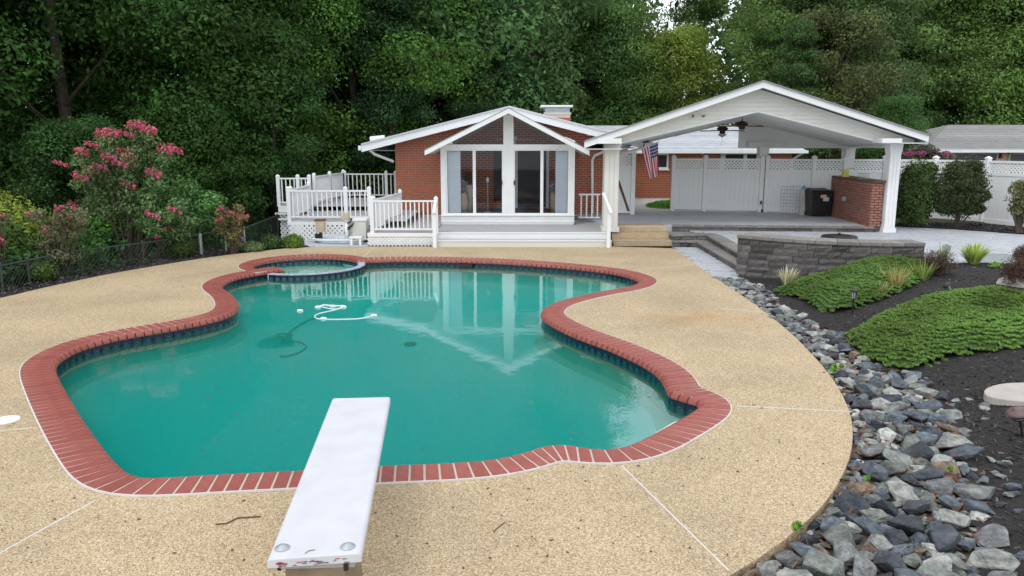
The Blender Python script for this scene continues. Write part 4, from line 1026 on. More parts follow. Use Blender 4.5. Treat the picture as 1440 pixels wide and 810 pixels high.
# stone step walls of split blocks
def blockrow(parent, P, z0, z1, courses, name='wall_block', dep=.2, lmin=.22, lmax=.42, seed=1, capd=None, capm=None, nrm=1, jag=.012):
    g = random.Random(seed); h = (z1 - z0) / courses
    Q = resample(P, .05, False)
    acc = [0]
    for a, b2 in zip(Q, Q[1:]): acc.append(acc[-1] + (b2 - a).length)
    def at(s):
        s = min(max(s, 0), acc[-1]); i = min(int(s / acc[-1] * (len(Q) - 1)), len(Q) - 2); t = (s - acc[i]) / (acc[i + 1] - acc[i]); p = Q[i].lerp(Q[i + 1], t); d = (Q[i + 1] - Q[i]).normalized(); return p, Vector((d.y, -d.x, 0)) * nrm
    for c in range(courses):
        s = -g.random() * lmax * .6
        while s < acc[-1] - .02:
            L = g.uniform(lmin, lmax); a, b2 = max(s, 0), min(s + L, acc[-1]); s += L
            if b2 - a < .04: continue
            p, n = at(a + .004); q, n2 = at(b2 - .004); m_ = (a + b2) / 2; pm, nm = at(m_); zz0, zz1 = z0 + c * h + .003, z0 + (c + 1) * h - .003
            # rough split face: grid of points pushed in and out
            vs = []; nu, nv = 4, 3
            for iv in range(nv):
                for iu in range(nu):
                    t = iu / (nu - 1); bq = p.lerp(q, t); nn = n.lerp(n2, t); edge = iu in (0, nu - 1) or iv in (0, nv - 1)
                    off = (0 if edge else jag * 1.6 + g.uniform(-jag, jag)) ; w_ = bq + nn * off; vs.append((w_.x - pm.x, w_.y - pm.y, zz0 + (zz1 - zz0) * iv / (nv - 1) - (zz0 + zz1) / 2))
            k = nu * nv
            for iv in (0, nv - 1):
                for iu in (0, nu - 1):
                    bq = (p if iu == 0 else q) - (n if iu == 0 else n2) * dep; vs.append((bq.x - pm.x, bq.y - pm.y, (zz0 if iv == 0 else zz1) - (zz0 + zz1) / 2))
            fs = [(iv * nu + iu, iv * nu + iu + 1, (iv + 1) * nu + iu + 1, (iv + 1) * nu + iu) for iv in range(nv - 1) for iu in range(nu - 1)]
            fs += [tuple((nv - 1) * nu + i for i in range(nu)) + (k + 3, k + 2), tuple(i for i in range(nu))[::-1] + (k, k + 1), (k, k + 1, k + 3, k + 2)]
            fs += [(0, nu, 2 * nu, k + 2, k), (nu - 1, 2 * nu - 1, 3 * nu - 1, k + 3, k + 1)]
            mb = MB(); mb.add(vs, fs); me = mb.mesh(name, m_block); recalc(me); o = bpy.data.objects.new(name, me); o.location = (pm.x, pm.y, (zz0 + zz1) / 2); link(o, parent)
    return at, acc[-1]
def caprow(parent, P, z, h, over, dep, nrm=1, L=.3, name='cap_stone'):
    Q = resample(P, L, False); N = [n * nrm for n in normals(Q, False, 1)]
    for i in range(len(Q) - 1):
        a, b2 = Q[i], Q[i + 1]; d = (b2 - a).normalized() * .003
        P4 = [a + N[i] * over + d, b2 + N[i + 1] * over - d, b2 - N[i + 1] * dep - d, a - N[i] * dep + d]; c = sum(P4, Vector()) / 4
        if (P4[1] - P4[0]).cross(P4[2] - P4[1]).z < 0: P4.reverse()
        mb = MB(); mb.hexa([(p.x - c.x, p.y - c.y, -h / 2) for p in P4], [(p.x - c.x, p.y - c.y, h / 2) for p in P4])
        o = bpy.data.objects.new(name, mb.mesh(name, m_cap)); o.location = (c.x, c.y, z + h / 2)
        bv = o.modifiers.new('b', 'BEVEL'); bv.width = .012; bv.segments = 2; link(o, parent)
V2 = lambda p: Vector((p[0], p[1], 0))
e = thing('pavilion_edge_wall', 'low dark split stone riser along the front of the pavilion floor', 'stone riser', (sl0.x, sl0.y, zT - .05))
ln = [V2((sl0.x + .0, sl0.y - .03)), V2((sl1.x + .1, sl1.y - .02))]
blockrow(e, ln, 0.16, zS - .055, 1, seed=3, lmin=.4, lmax=.8); caprow(e, ln, zS - .055, .052, .03, .26)
s1 = thing('stone_step', 'lower dark stone step bending round the paver path', 'stone step', (*W(984, 347)[:2], 0))
l1 = [V2(W(946, 346.5)), V2(W(979, 346.5)), V2(W(1042, 384))]
l2 = [V2(W(946, 338, .15)), V2(W(993, 337, .15)), V2(W(1050, 371, .15))]
blockrow(s1, l1, -.04, .10, 1, seed=4, lmin=.25, lmax=.5); caprow(s1, l1, .10, .05, .03, .42, L=.36)
s2 = thing('stone_step', 'upper dark stone step edging the light terrace pavers', 'stone step', (*l2[0][:2], .15))
blockrow(s2, l2, .12, .25, 1, seed=5, lmin=.25, lmax=.5); caprow(s2, l2, .25, .055, .03, .36, L=.36)
fill = MB(); fill.poly([l1[0] + Vector((0, .05, 0)), l1[1] + Vector((.05, .05, 0)), l1[2] + Vector((.1, .1, 0)), l2[2] + Vector((.3, 0, 0)), l2[1] + Vector((.1, .1, 0)), l2[0] + Vector((0, .1, 0))], -.1, .12); obj('step_fill', fill, m_grout, s1)
fill = MB(); fill.poly([V2((l2[0].x, l2[0].y + .05)), V2((l2[1].x + .05, l2[1].y + .05)), V2((TERR[1].x + .1, TERR[1].y)), V2((TERR[0].x + .1, TERR[0].y + .4)), V2((l2[0].x, sl0.y - .05))], .0, .262); obj('step_fill', fill, m_grout, s2)

# curved seat wall
tw = thing('seat_wall', 'curved dark split block seat wall with flat caps around the fire pit', 'garden wall', (SWC.x - 1, SWC.y - SWR, 0))
TA = np.linspace(math.atan2(16.55 - SWC.y, 4.82 - SWC.x), math.atan2(15.13 - SWC.y, 8.12 - SWC.x), 40)
SW = [SWC + Vector((math.cos(t), math.sin(t), 0)) * SWR for t in TA]
blockrow(tw, SW, -.06, .785, 6, seed=11, dep=.4, lmin=.2, lmax=.55, jag=.014)
caprow(tw, SW, .785, .075, .05, .5, L=.42)
endp = SW[-1]; ie = SWC + (endp - SWC) * ((SWR - .42) / SWR); blockrow(tw, [endp + Vector((.01, 0, 0)), ie], -.06, .785, 6, seed=12, dep=.1)
endp = SW[0]; ie = SWC + (endp - SWC) * ((SWR - .42) / SWR); blockrow(tw, [ie, endp], -.06, .785, 6, seed=13, dep=.1)
c = W(1180, 334, .34)
fp = thing('fire_pit', 'low round dark fire pit lid on the terrace behind the seat wall', 'fire pit', (c.x, c.y, .3))
obj('ring', MB().lathe((c.x, c.y, .3), [(.46, 0), (.46, .06), (.36, .06), (.36, .02)], 24), m_block, fp); obj('lid', MB().lathe((c.x, c.y, .362), [(.44, 0), (.43, .03), (.2, .055), (.03, .06)], 24), m_bronze, fp, smooth=True)
obj('knob', MB().lathe((c.x, c.y, .42), [(.02, 0), (.05, .02), (.02, .05)], 8), m_bronze, fp)
# terrace front edging stones at the right
eg = thing('edging_stones', 'row of brown edging stones along the terrace at the right', 'edging', (*W(1410, 376, .2)[:2], .2))
l3 = [V2(W(1300, 372, .25)), V2(W(1390, 374, .25)), V2(W(1460, 375, .25)), V2(W(1600, 380, .25))]
blockrow(eg, l3, .0, .21, 1, seed=21, lmin=.4, lmax=.7); caprow(eg, l3, .21, .085, .05, .2, L=.5)

# ------------------------------------------------------------------ pavilion
pv = thing('pavilion', 'open white gabled pavilion on square columns over the patio', 'pavilion', (6.8, 24, zT))
YF2 = 21.1
PK = F(1074, 114.5, YF2); EL = F(822, 199.5, YF2); ER = F(1306.5, 191, YF2); V = Vector((.205, .98, 0)); DEP = 6.8
def sh(p, d): return Vector((p.x + V.x / V.y * d, p.y + d, p.z))
for s, e in ((-1, EL), (1, ER)):
    A, B = (e, PK) if s < 0 else (PK, e); t = .16; Z = Vector((0, 0, 1))
    obj('rake_board', MB().hexa([A - Z * t, B - Z * t, sh(B, .05) - Z * t, sh(A, .05) - Z * t], [A, B, sh(B, .05), sh(A, .05)]), m_white, pv)
    obj('roof', MB().hexa([sh(A, -.04) + Z * .002, sh(B, -.04) + Z * .002, sh(B, DEP) + Z * .002, sh(A, DEP) + Z * .002], [sh(A, -.04) + Z * .035, sh(B, -.04) + Z * .035, sh(B, DEP) + Z * .035, sh(A, DEP) + Z * .035]), m_roof, pv)
    obj('roof_deck', MB().hexa([sh(A, .051) - Z * .13, sh(B, .051) - Z * .13, sh(B, DEP - .05) - Z * .13, sh(A, DEP - .05) - Z * .13], [sh(A, .051) - Z * .002, sh(B, .051) - Z * .002, sh(B, DEP - .05) - Z * .002, sh(A, DEP - .05) - Z * .002]), m_ceil, pv)
YG = 21.65
fl_, fr_ = F(866, 203, YG), F(1241, 201, YG); ap = F(1066, 157, YG)
zr = lambda x: PK.z - .135 - ((PK.x - x) * (PK.z - EL.z) / (PK.x - EL.x) if x < PK.x else (x - PK.x) * (PK.z - ER.z) / (ER.x - PK.x))
zo = lambda x: max(ER.z - .205, EL.z - .205, 0) if not (fl_.x - .2 < x < fr_.x + .2) else ap.z - (abs(ap.x - x) * ((ap.z - fl_.z) / (ap.x - fl_.x) if x < ap.x else (ap.z - fr_.z) / (fr_.x - ap.x)))
# horizontal laps of the gable siding, each its own board
z = fl_.z; lap = .112; i = 0
while z < PK.z - .15:
    for s in (-1, 1):
        # x-range on this side where zo < band < zr
        xs_ = np.linspace(ap.x, fl_.x - .84 if s < 0 else fr_.x + .88, 60); m_ = MB(); n_ = 0
        for xa_, xb_ in zip(xs_, xs_[1:]):
            la, lb = max(z, zo(xa_)), max(z, zo(xb_)); ha, hb = min(z + lap, zr(xa_)), min(z + lap, zr(xb_))
            if ha - la < .002 and hb - lb < .002: continue
            ha, hb = max(ha, la + .0005), max(hb, lb + .0005)
            f0 = lambda zz: YG - .028 + .026 * (zz - z) / lap
            P = [(xa_, f0(la), la), (xb_, f0(lb), lb), (xb_, f0(hb), hb), (xa_, f0(ha), ha)]; m_.add(P, [(0, 1, 2, 3)]); n_ += 1
            if la > z - 1e-6 and la < z + .001: m_.add([(xa_, YG - .028, la), (xb_, YG - .028, lb), (xb_, YG, lb), (xa_, YG, la)], [(0, 1, 2, 3)])
        if n_: obj('siding_board', m_, m_siding, pv)
    z += lap; i += 1
bk = MB(); P = [(fl_.x - .7, zr(fl_.x - .7) - .001), (fl_.x - .7, zo(fl_.x - .7)), (ap.x, ap.z), (fr_.x + .6, zo(fr_.x + .6)), (fr_.x + .6, zr(fr_.x + .6)), (PK.x, PK.z - .135)]
bk.add([(x, YG + .004, z) for x, z in P] + [(x, YG + .06, z) for x, z in P], [(0, 1, 2, 5), (5, 2, 3, 4), (6, 7, 8, 11), (11, 8, 9, 10)] + [(i, (i + 1) % 6, (i + 1) % 6 + 6, i + 6) for i in range(6)])
obj('gable_back', bk, m_siding, pv)
for s, e in ((-1, fl_), (1, fr_)):  # white trim along the opening and ceiling planes
    A, B = (e, ap) if s < 0 else (ap, e); Z = Vector((0, 0, 1)); o_ = Vector((0, -.03, 0))
    obj('arch_trim', MB().hexa([A + o_ - Z * .015, B + o_ - Z * .015, sh(B, .08) - Z * .015, sh(A, .08) - Z * .015], [A + o_ + Z * .02, B + o_ + Z * .02, sh(B, .08) + Z * .02, sh(A, .08) + Z * .02]), m_white, pv)
    e2 = Vector((e.x, e.y, e.z)); D2 = 6.0
    # ceiling planks running across the slope
    npl = 22
    for k in range(npl):
        ya, yb_ = .08 + (D2 - .08) * k / npl, .08 + (D2 - .08) * (k + 1) / npl - .008; dz = -.10 * ya / D2, -.10 * yb_ / D2
        q = [sh(A, ya) + Z * dz[0], sh(B, ya) + Z * dz[0], sh(B, yb_) + Z * dz[1], sh(A, yb_) + Z * dz[1]]
        obj('ceiling_board', MB().hexa(q, [p + Z * .02 for p in q]), m_ceil, pv)
# eave soffits, beams
FLc = Vector((F(857, 324, 21.75).x, 21.75, 0)); FRc = Vector((F(1247, 318, 21.95).x, 21.95, 0)); DV = V / V.y * 5.75
RLc = FLc + DV; RRc = FRc + DV; RMc = Vector((F(1069, 290, 26.95).x, 27.0, 0))
zb0, zb1 = 2.60, 2.76
for nm, a, b2 in (('side_beam', FLc, RLc), ('side_beam', FRc, RRc), ('rear_beam', RMc - Vector((.75, 0, 0)), RRc)):
    d = (b2 - a).normalized(); obj(nm, MB().beam(a + Vector((0, 0, (zb0 + zb1) / 2 + .04)) + d * .2, b2 + Vector((0, 0, (zb0 + zb1) / 2 + .04)) + d * .15, .3, .17), m_white2, pv)
obj('eave_soffit', MB().hexa([(EL.x, EL.y + .06, EL.z - .20), (fl_.x + .1, EL.y + .06, EL.z - .20), sh(Vector((fl_.x + .1, EL.y + .06, EL.z - .20)), 6.5), sh(Vector((EL.x, EL.y + .06, EL.z - .20)), 6.5)], [(EL.x, EL.y + .06, EL.z - .18), (fl_.x + .1, EL.y + .06, EL.z - .18), sh(Vector((fl_.x + .1, EL.y + .06, EL.z - .18)), 6.5), sh(Vector((EL.x, EL.y + .06, EL.z - .18)), 6.5)]), m_ceil, pv)
obj('eave_soffit', MB().hexa([(fr_.x - .1, EL.y + .06, ER.z - .20), (ER.x, ER.y + .06, ER.z - .20), sh(Vector((ER.x, ER.y + .06, ER.z - .20)), 6.5), sh(Vector((fr_.x - .1, EL.y + .06, ER.z - .20)), 6.5)], [(fr_.x - .1, EL.y + .06, ER.z - .18), (ER.x, ER.y + .06, ER.z - .18), sh(Vector((ER.x, ER.y + .06, ER.z - .18)), 6.5), sh(Vector((fr_.x - .1, EL.y + .06, ER.z - .18)), 6.5)]), m_ceil, pv)
for s, e in ((-1, EL), (1, ER)):
    x0, x1 = (e.x, e.x + .04) if s < 0 else (e.x - .04, e.x)
    A = Vector((x0, e.y + .051, 0)); B = Vector((x1, e.y + .051, 0))
    obj('eave_fascia', MB().hexa([(*A[:2], e.z - .21), (*B[:2], e.z - .21), (*sh(B, 6.6)[:2], e.z - .21), (*sh(A, 6.6)[:2], e.z - .21)], [(*A[:2], e.z - .02), (*B[:2], e.z - .02), (*sh(B, 6.6)[:2], e.z - .02), (*sh(A, 6.6)[:2], e.z - .02)]), m_white, pv)
# boxed returns at the foot of each rake
a, b2 = F(840, 193, YF2), F(874, 201, YF2)
obj('beam_end', MB().box(a.x, b2.x, YF2 - .02, YG, b2.z - .02, a.z - .03), m_white, pv)
a, b2 = F(1241, 192, YF2), F(1268, 201, YF2); obj('beam_end', MB().box(a.x, b2.x, YF2 - .02, YG, b2.z, a.z - .05), m_white, pv)
# rear gable infill right of the ridge
rx = F(1041, 190, 27.0).x; zc = ap.z - .1
obj('rear_panel', MB().add([(rx, 27.15, zb0), (RRc.x + .2, 27.15, zb0), (RRc.x + .2, 27.15, 2.72), (rx, 27.15, zc + .06), (rx, 27.2, zb0), (RRc.x + .2, 27.2, zb0), (RRc.x + .2, 27.2, 2.72), (rx, 27.2, zc + .06)], [(0, 1, 2, 3), (7, 6, 5, 4), (0, 1, 5, 4), (1, 2, 6, 5), (2, 3, 7, 6), (3, 0, 4, 7)]), m_ceil, pv)
def column(c, z0, w=.42, ztop=2.76, m=None):
    col_ = obj('column', MB().box(c.x - w * .4, c.x + w * .4, c.y - w * .4, c.y + w * .4, z0 + .12, ztop - .1), m or m_cream, pv)
    for k in (-1, 0, 1): obj('flute_board', MB().box(c.x + k * w * .26 - w * .115, c.x + k * w * .26 + w * .115, c.y - w * .4 - .012, c.y - w * .4 - .001, z0 + .13, ztop - .11), m or m_cream, col_)
    obj('capital', MB().hexa([(c.x - w * .42, c.y - w * .42, ztop - .24), (c.x + w * .42, c.y - w * .42, ztop - .24), (c.x + w * .42, c.y + w * .42, ztop - .24), (c.x - w * .42, c.y + w * .42, ztop - .24)],
                         [(c.x - w * .49, c.y - w * .46, ztop), (c.x + w * .49, c.y - w * .46, ztop), (c.x + w * .49, c.y + w * .46, ztop), (c.x - w * .49, c.y + w * .46, ztop)]), m or m_cream, col_)
    obj('plinth', MB().box(c.x - w * .48, c.x + w * .48, c.y - w * .48, c.y + w * .48, z0 - .02, z0 + .12), m or m_cream, col_)
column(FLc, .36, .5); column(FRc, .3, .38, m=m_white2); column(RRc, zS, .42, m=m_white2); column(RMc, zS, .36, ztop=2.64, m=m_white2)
column(RLc + Vector((-.1, 0, 0)), zS, .42, m=m_white2)
# small carved plaque on the gable: unreadable pale strokes
c = F(981, 163, YG - .03); pq = MB()
for k, (dx, dz, w_, h_) in enumerate(((-.22, .0, .012, .12), (-.16, -.05, .1, .014), (-.1, .0, .014, .1), (-.0, .03, .012, .12), (.04, .06, .09, .012), (.1, .01, .02, .07), (.14, .05, .1, .012), (.22, .02, .012, .06), (-.17, .05, .08, .012))):
    pq.box(c.x + dx, c.x + dx + w_, YG - .045, YG - .03, c.z + dz - h_ / 2, c.z + dz + h_ / 2)
pq.m = 1; pq.box(c.x - .145, c.x - .105, YG - .04, YG - .03, c.z - .035, c.z + .035).box(c.x + .12, c.x + .19, YG - .04, YG - .03, c.z - .03, c.z + .015)
obj('gable_plaque', pq, [m_cream, m_wood], pv)
# ceiling fans
def fan(px_, py_, Y, label, ph, light):
    c = F(px_, py_, Y); f = thing('ceiling_fan', label, 'ceiling fan', c, None)
    obj('canopy', MB().lathe(c + Vector((0, 0, .30)), [(.03, 0), (.085, .06), (.09, .12)], 12), m_bronze, f); obj('downrod', MB().tube([c + Vector((0, 0, .08)), c + Vector((0, 0, .36))], .016, 6), m_bronze, f)
    obj('motor', MB().lathe(c, [(.07, -.13), (.1, -.08), (.09, -.05), (.17, 0), (.18, .05), (.1, .1), (.04, .12)], 16), m_bronze, f, smooth=True)
    if light: obj('light_bowl', MB().lathe(c + Vector((0, 0, -.24)), [(.01, 0), (.09, .04), (.14, .1), (.14, .115)], 14), m_conc, f, smooth=True); obj('pull_chain', MB().tube([c + Vector((0, 0, -.24)), c + Vector((0, 0, -.5))], .004, 4), m_bronze, f)
    for k in range(5):
        t = ph + k * 1.2566; d = Vector((math.cos(t), math.sin(t), 0)); q = Vector((-d.y, d.x, .18)).normalized()
        a_, b_ = c + d * .12 + Vector((0, 0, -.03)), c + d * .72 + Vector((0, 0, -.04))
        obj('blade', MB().hexa([a_ - q * .05, b_ - q * .07, b_ + q * .07, a_ + q * .05], [p + Vector((0, 0, .01)) for p in (a_ - q * .05, b_ - q * .07, b_ + q * .07, a_ + q * .05)]), m_wood, f)
fan(1016, 182.5, 25.5, 'dark ceiling fan with a light bowl, hung farther back under the pavilion', .1, True)
fan(1043.5, 176, 23.6, 'dark ceiling fan without a light, hung nearest the pavilion gable', .25, False)
# gutter and loudspeaker at the left rear
gp = F(892, 205, 26.2); obj('gutter', MB().tube([F(872, 216, 25.0), F(890, 212, 25.2), F(904, 208, 25.2), F(907, 200, 25.2)], .045, 6), m_white2, pv)
c = F(908, 197, 25.0); sp_o = thing('loudspeaker', 'small black loudspeaker fixed under the left pavilion eave', 'loudspeaker', c); obj('cabinet', MB().box(c.x - .11, c.x + .1, c.y - .08, c.y + .08, c.z - .08, c.z + .09), m_black, sp_o, bevel=.02); obj('bracket', MB().tube([c, c + Vector((-.05, .1, -.22))], .015, 5), m_black, sp_o)
# flag on an angled pole
YFl = 24.0; p0, p1 = F(868, 222, YFl), F(927, 199, YFl)
fg = thing('flag', 'american flag hanging from an angled pole beside the left pavilion column', 'flag', p0)
obj('pole', MB().tube([p0, p1], .014, 6), m_white, fg)
a, b2, c3, d3 = F(902, 209, YFl), F(925.5, 200, YFl), F(926, 247, YFl), F(913, 252, YFl)
gw, gh = 39, 20; me_m = MB(); fs_v = []
for j in range(gh + 1):
    for i in range(gw + 1):
        u, v_ = i / gw, j / gh; top = a.lerp(b2, u); bot = d3.lerp(c3, u); p = top.lerp(bot, v_); p = p + Vector((0, .06 * math.sin(u * 15 + v_ * 2) * (.4 + v_), 0)); fs_v.append(p)
cloth = {0: MB(), 1: MB(), 2: MB()}
def fq(i, j): return [fs_v[j * (gw + 1) + i], fs_v[j * (gw + 1) + i + 1], fs_v[(j + 1) * (gw + 1) + i + 1], fs_v[(j + 1) * (gw + 1) + i]]
fm = MB(); fm.v = [tuple(p) for p in fs_v]
for j in range(gh):
    for i in range(gw):
        canton = i >= gw - 21 and j < 8
        star = canton and (i % 2 == 0) and (j % 2 == 0)
        fm.f.append((j * (gw + 1) + i, j * (gw + 1) + i + 1, (j + 1) * (gw + 1) + i + 1, (j + 1) * (gw + 1) + i)); fm.mi.append(1 if (canton and not star) else 2 if star else (0 if (i // 3) % 2 == 0 else 2))
fo = obj('cloth', fm, [m_red, m_blue, m_wht], fg, fix=False); sm_ = fo.modifiers.new('s', 'SOLIDIFY'); sm_.thickness = .004
# leaning plank
a, b2 = F(869.5, 254, 24.6), F(884, 297, 24.4); one('plank', MB().beam(a, b2, .09, .05), m_wood, 'dark brown plank leaning beside the left pavilion column', 'plank')

# ------------------------------------------------------------------ vinyl privacy fence: panels, posts, lattice tops
FP = [W(945, 296, zS), W(989, 296.5, zS), W(1068, 298, zS), W(1075, 298, zS), W(1140, 300, zS), W(1183, 300.5, zS), W(1238, 302.5, .40), W(1308, 307, .36), W(1380, 313.5, .33), W(1446, 322, .3), W(1540, 333, .3)]
fe = thing('vinyl_fence', 'tall pale vinyl privacy fence with lattice top behind the patio', 'fence', FP[4])
ztp = 2.25
def panel(parent, a, b2, zb, ztop=ztp, boards=.152):
    a = V2(a); b2 = V2(b2); d = b2 - a; L = d.length; d.normalize(); rz = math.atan2(d.y, d.x); c = (a + b2) / 2; nn = Vector((d.y, -d.x, 0))
    pw = .13; Li = L - pw
    piece('bottom_rail', m_fence, (c.x, c.y, zb + .11), (Li, .06, .13), parent, rz); piece('middle_rail', m_fence, (c.x, c.y, ztop - .40), (Li, .06, .10), parent, rz); piece('top_rail', m_fence, (c.x, c.y, ztop - .035), (Li, .065, .07), parent, rz)
    k = max(1, round(Li / boards)); w_ = Li / k
    for i in range(k):
        q = a + d * (pw / 2 + w_ * (i + .5)); piece('board', m_fence, (q.x, q.y, (zb + .15 + ztop - .43) / 2), (w_ - .004, .024, ztop - .43 - zb - .15), parent, rz)
    piece('backing', m_fence, (c.x - nn.x * .02, c.y - nn.y * .02, (zb + .15 + ztop - .43) / 2), (Li, .012, ztop - .44 - zb - .16), parent, rz)
    lattice('lattice_top', a + d * pw / 2, b2 - d * pw / 2, ztop - .35, ztop - .07, parent, m_fence, .115, .05, .010)
def fpost(parent, a, zb, ztop=ztp):
    q = obj('post', MB().box(a.x - .065, a.x + .065, a.y - .065, a.y + .065, zb, ztop + .05), m_fence, parent)
    obj('post_cap', MB().lathe((a.x, a.y, ztop + .05), [(.11, 0), (.11, .025), (.02, .08)], 4, Matrix.Rotation(R(45), 3, 'Z')), m_fence, q)
for i, p in enumerate(FP):
    fpost(fe, p, p.z - .1)
for i in range(len(FP) - 1):
    if i == 2: continue
    panel(fe, FP[i], FP[i + 1], min(FP[i].z, FP[i + 1].z))
f2 = thing('vinyl_fence', 'narrow shaded vinyl fence section just right of the left pavilion column', 'fence', W(880, 296, zS))
g0, g1 = F(852, 296, 25.7), F(889, 296, 25.7); panel(f2, g0, g1, zS, 2.4); fpost(f2, g1, zS, 2.42)
for q in ((1069, 285), (1070.5, 297)): obj('gate_hinge', MB().box(F(q[0], q[1], 26.6).x - .02, F(q[0], q[1], 26.6).x + .03, 26.5, 26.56, F(*q, 26.5).z - .06, F(*q, 26.5).z + .06), m_bronze, fe)
# bird feeder pole top over the fence and a saucer on the fence
# ------------------------------------------------------------------ brick counter
bA, bB = W(1166, 303, zS), W(1222, 318.5, zS)
bc = thing('brick_counter', 'weathered red brick barbecue counter beside the right pavilion column', 'brick counter', bB)
dv = (bB - bA); dv.z = 0; Lc = dv.length; dv.normalize(); nv = Vector((dv.y, -dv.x, 0)); zcb = F(1222, 254, bB.y).z
bk_n = -nv; thk = .62
# front face (towards camera-left) runs bA->bB; end face turns to the right
e2 = Vector((dv.y, -dv.x, 0)); 
if e2.x < 0: e2 = -e2
endv = Vector((1, -.02, 0)).normalized() 
core = MB(); i_ = .012
P = [bA, bB, bB + endv * .32, bA + endv * .32 + Vector((.25, 0, 0))]
cen = sum(P, Vector()) / 4; P = [p + (cen - p).normalized() * i_ for p in P]
if (P[1] - P[0]).cross(P[2] - P[1]).z < 0: P.reverse()
core.hexa([(p.x, p.y, zS - .1) for p in P], [(p.x, p.y, zcb - .05) for p in P]); obj('core', core, m_omort, bc)
bricks(bc, [(bA, dv, Lc, zS + .005, zcb - .06, None), (bB, endv, .32, zS + .005, zcb - .06, None)], cw=.19, ch=.055, gap=.021, maxn=300, mat=m_obrick)
P = [bA - dv * .06, bB + dv * .06, bB + endv * .36 + dv * .06, bA + endv * .36 + Vector((.25, 0, 0))]
if (P[1] - P[0]).cross(P[2] - P[1]).z < 0: P.reverse()
obj('counter_top', MB().hexa([(p.x, p.y, zcb - .05) for p in P], [(p.x, p.y, zcb) for p in P]), m_wood, bc)
q = bA.lerp(bB, .45) + Vector((-.12, -.05, 0)); obj('outlet', MB().box(q.x - .06, q.x + .06, q.y - .02, q.y + .02, 1.05, 1.17), m_galv, bc)
for zz in (1.35, .85, .62): 
    q = bB + endv * .36; piece('rear_block', m_bronze, (q.x + .03, q.y + .15, zz), (.12, .2, .12), bc)
c = bA.lerp(bB, .3) + Vector((.1, .1, 0)); c.z = zcb
t = thing('yellow_stand', 'faded yellow tool stand with a dark bar on the brick counter', 'stand', c)
obj('body', MB().hexa([c + Vector((-.1, -.05, 0)), c + Vector((.1, -.05, 0)), c + Vector((.1, .05, 0)), c + Vector((-.1, .05, 0))], [c + Vector((-.06, -.04, .2)), c + Vector((.08, -.04, .2)), c + Vector((.08, .04, .2)), c + Vector((-.06, .04, .2))]), m_yel, t)
obj('bar', MB().beam(c + Vector((-.18, 0, .19)), c + Vector((.26, 0, .27)), .04, .03), m_tan, t)
c = bA.lerp(bB, .72) + Vector((.12, .1, 0)); c.z = zcb; wb_ = MB()
for k in range(9):
    x = -.13 + k * .0325; wb_.tube([c + Vector((x, -.08, 0)), c + Vector((x * 1.15, -.09, .16))], .004, 4)
for zz in (.0, .08, .16): wb_.tube([c + Vector((-.14, -.08, zz)), c + Vector((.14, -.08, zz)), c + Vector((.14, .08, zz)), c + Vector((-.14, .08, zz)), c + Vector((-.14, -.08, zz))], .005, 4)
one('wire_basket', wb_, m_galv, 'small wire basket standing on the brick counter', 'basket')
# black bin and wire panel
c = W(1149, 303.5, zS); zz1 = F(1149, 266, c.y).z
t = thing('trash_bin', 'black lidded trash bin with a blue item at its back by the brick counter', 'trash bin', c)
obj('bin_body', MB().hexa([c + Vector((-.3, -.3, .03)), c + Vector((.3, -.3, .03)), c + Vector((.3, .25, .03)), c + Vector((-.3, .25, .03))], [Vector((c.x - .34, c.y - .34, zz1 - .08)), Vector((c.x + .34, c.y - .34, zz1 - .08)), Vector((c.x + .34, c.y + .3, zz1 - .08)), Vector((c.x - .34, c.y + .3, zz1 - .08))]), m_black, t, bevel=.02)
obj('lid', MB().hexa([Vector((c.x - .36, c.y - .36, zz1 - .08)), Vector((c.x + .36, c.y - .36, zz1 - .08)), Vector((c.x + .36, c.y + .32, zz1 - .08)), Vector((c.x - .36, c.y + .32, zz1 - .08))], [Vector((c.x - .3, c.y - .3, zz1 - .02)), Vector((c.x + .3, c.y - .3, zz1 - .02)), Vector((c.x + .28, c.y + .28, zz1 + .03)), Vector((c.x - .28, c.y + .28, zz1 + .03))]), m_black, t, bevel=.015)
obj('sticker', MB().box(c.x - .06, c.x + .12, c.y - .352, c.y - .342, zz1 - .26, zz1 - .16), m_pink2, t); obj('sticker', MB().box(c.x + .02, c.x + .2, c.y - .36, c.y - .35, zz1 - .36, zz1 - .24), m_conc, t)
obj('wheel', MB().lathe(c + Vector((-.3, .2, .08)), [(.08, -.02), (.08, .02)], 12, Matrix.Rotation(R(90), 3, 'Y')), m_black, t)
c2 = Vector((c.x - .36, c.y + .36, zz1)); t = thing('blue_jug', 'light blue jug standing behind the black trash bin', 'jug', c2)
obj('stand', MB().box(c2.x - .08, c2.x + .06, c2.y - .05, c2.y + .1, zS, zz1 - .03), m_conc, t); obj('jug', MB().lathe(c2 + Vector((0, 0, -.03)), [(.07, 0), (.07, .06), (.04, .1), (.03, .13)], 12), m_bluep, t)
a, b2 = W(1096, 300.5, zS), W(1122, 301.5, zS); wp = MB(); zt_ = F(1109, 262, a.y).z
for k in range(7):
    p = a.lerp(b2, k / 6); wp.tube([(p.x, p.y - .05, zS + .01), (p.x, p.y - .02, zt_)], .006, 4)
for k in range(9):
    z = zS + .02 + (zt_ - zS - .02) * k / 8; wp.tube([(a.x, a.y - .05, z), (b2.x, b2.y - .05, z)], .006, 4)
one('wire_rack', wp, m_galv, 'grey wire grid panel leaning on the fence beside the trash bin', 'wire rack')

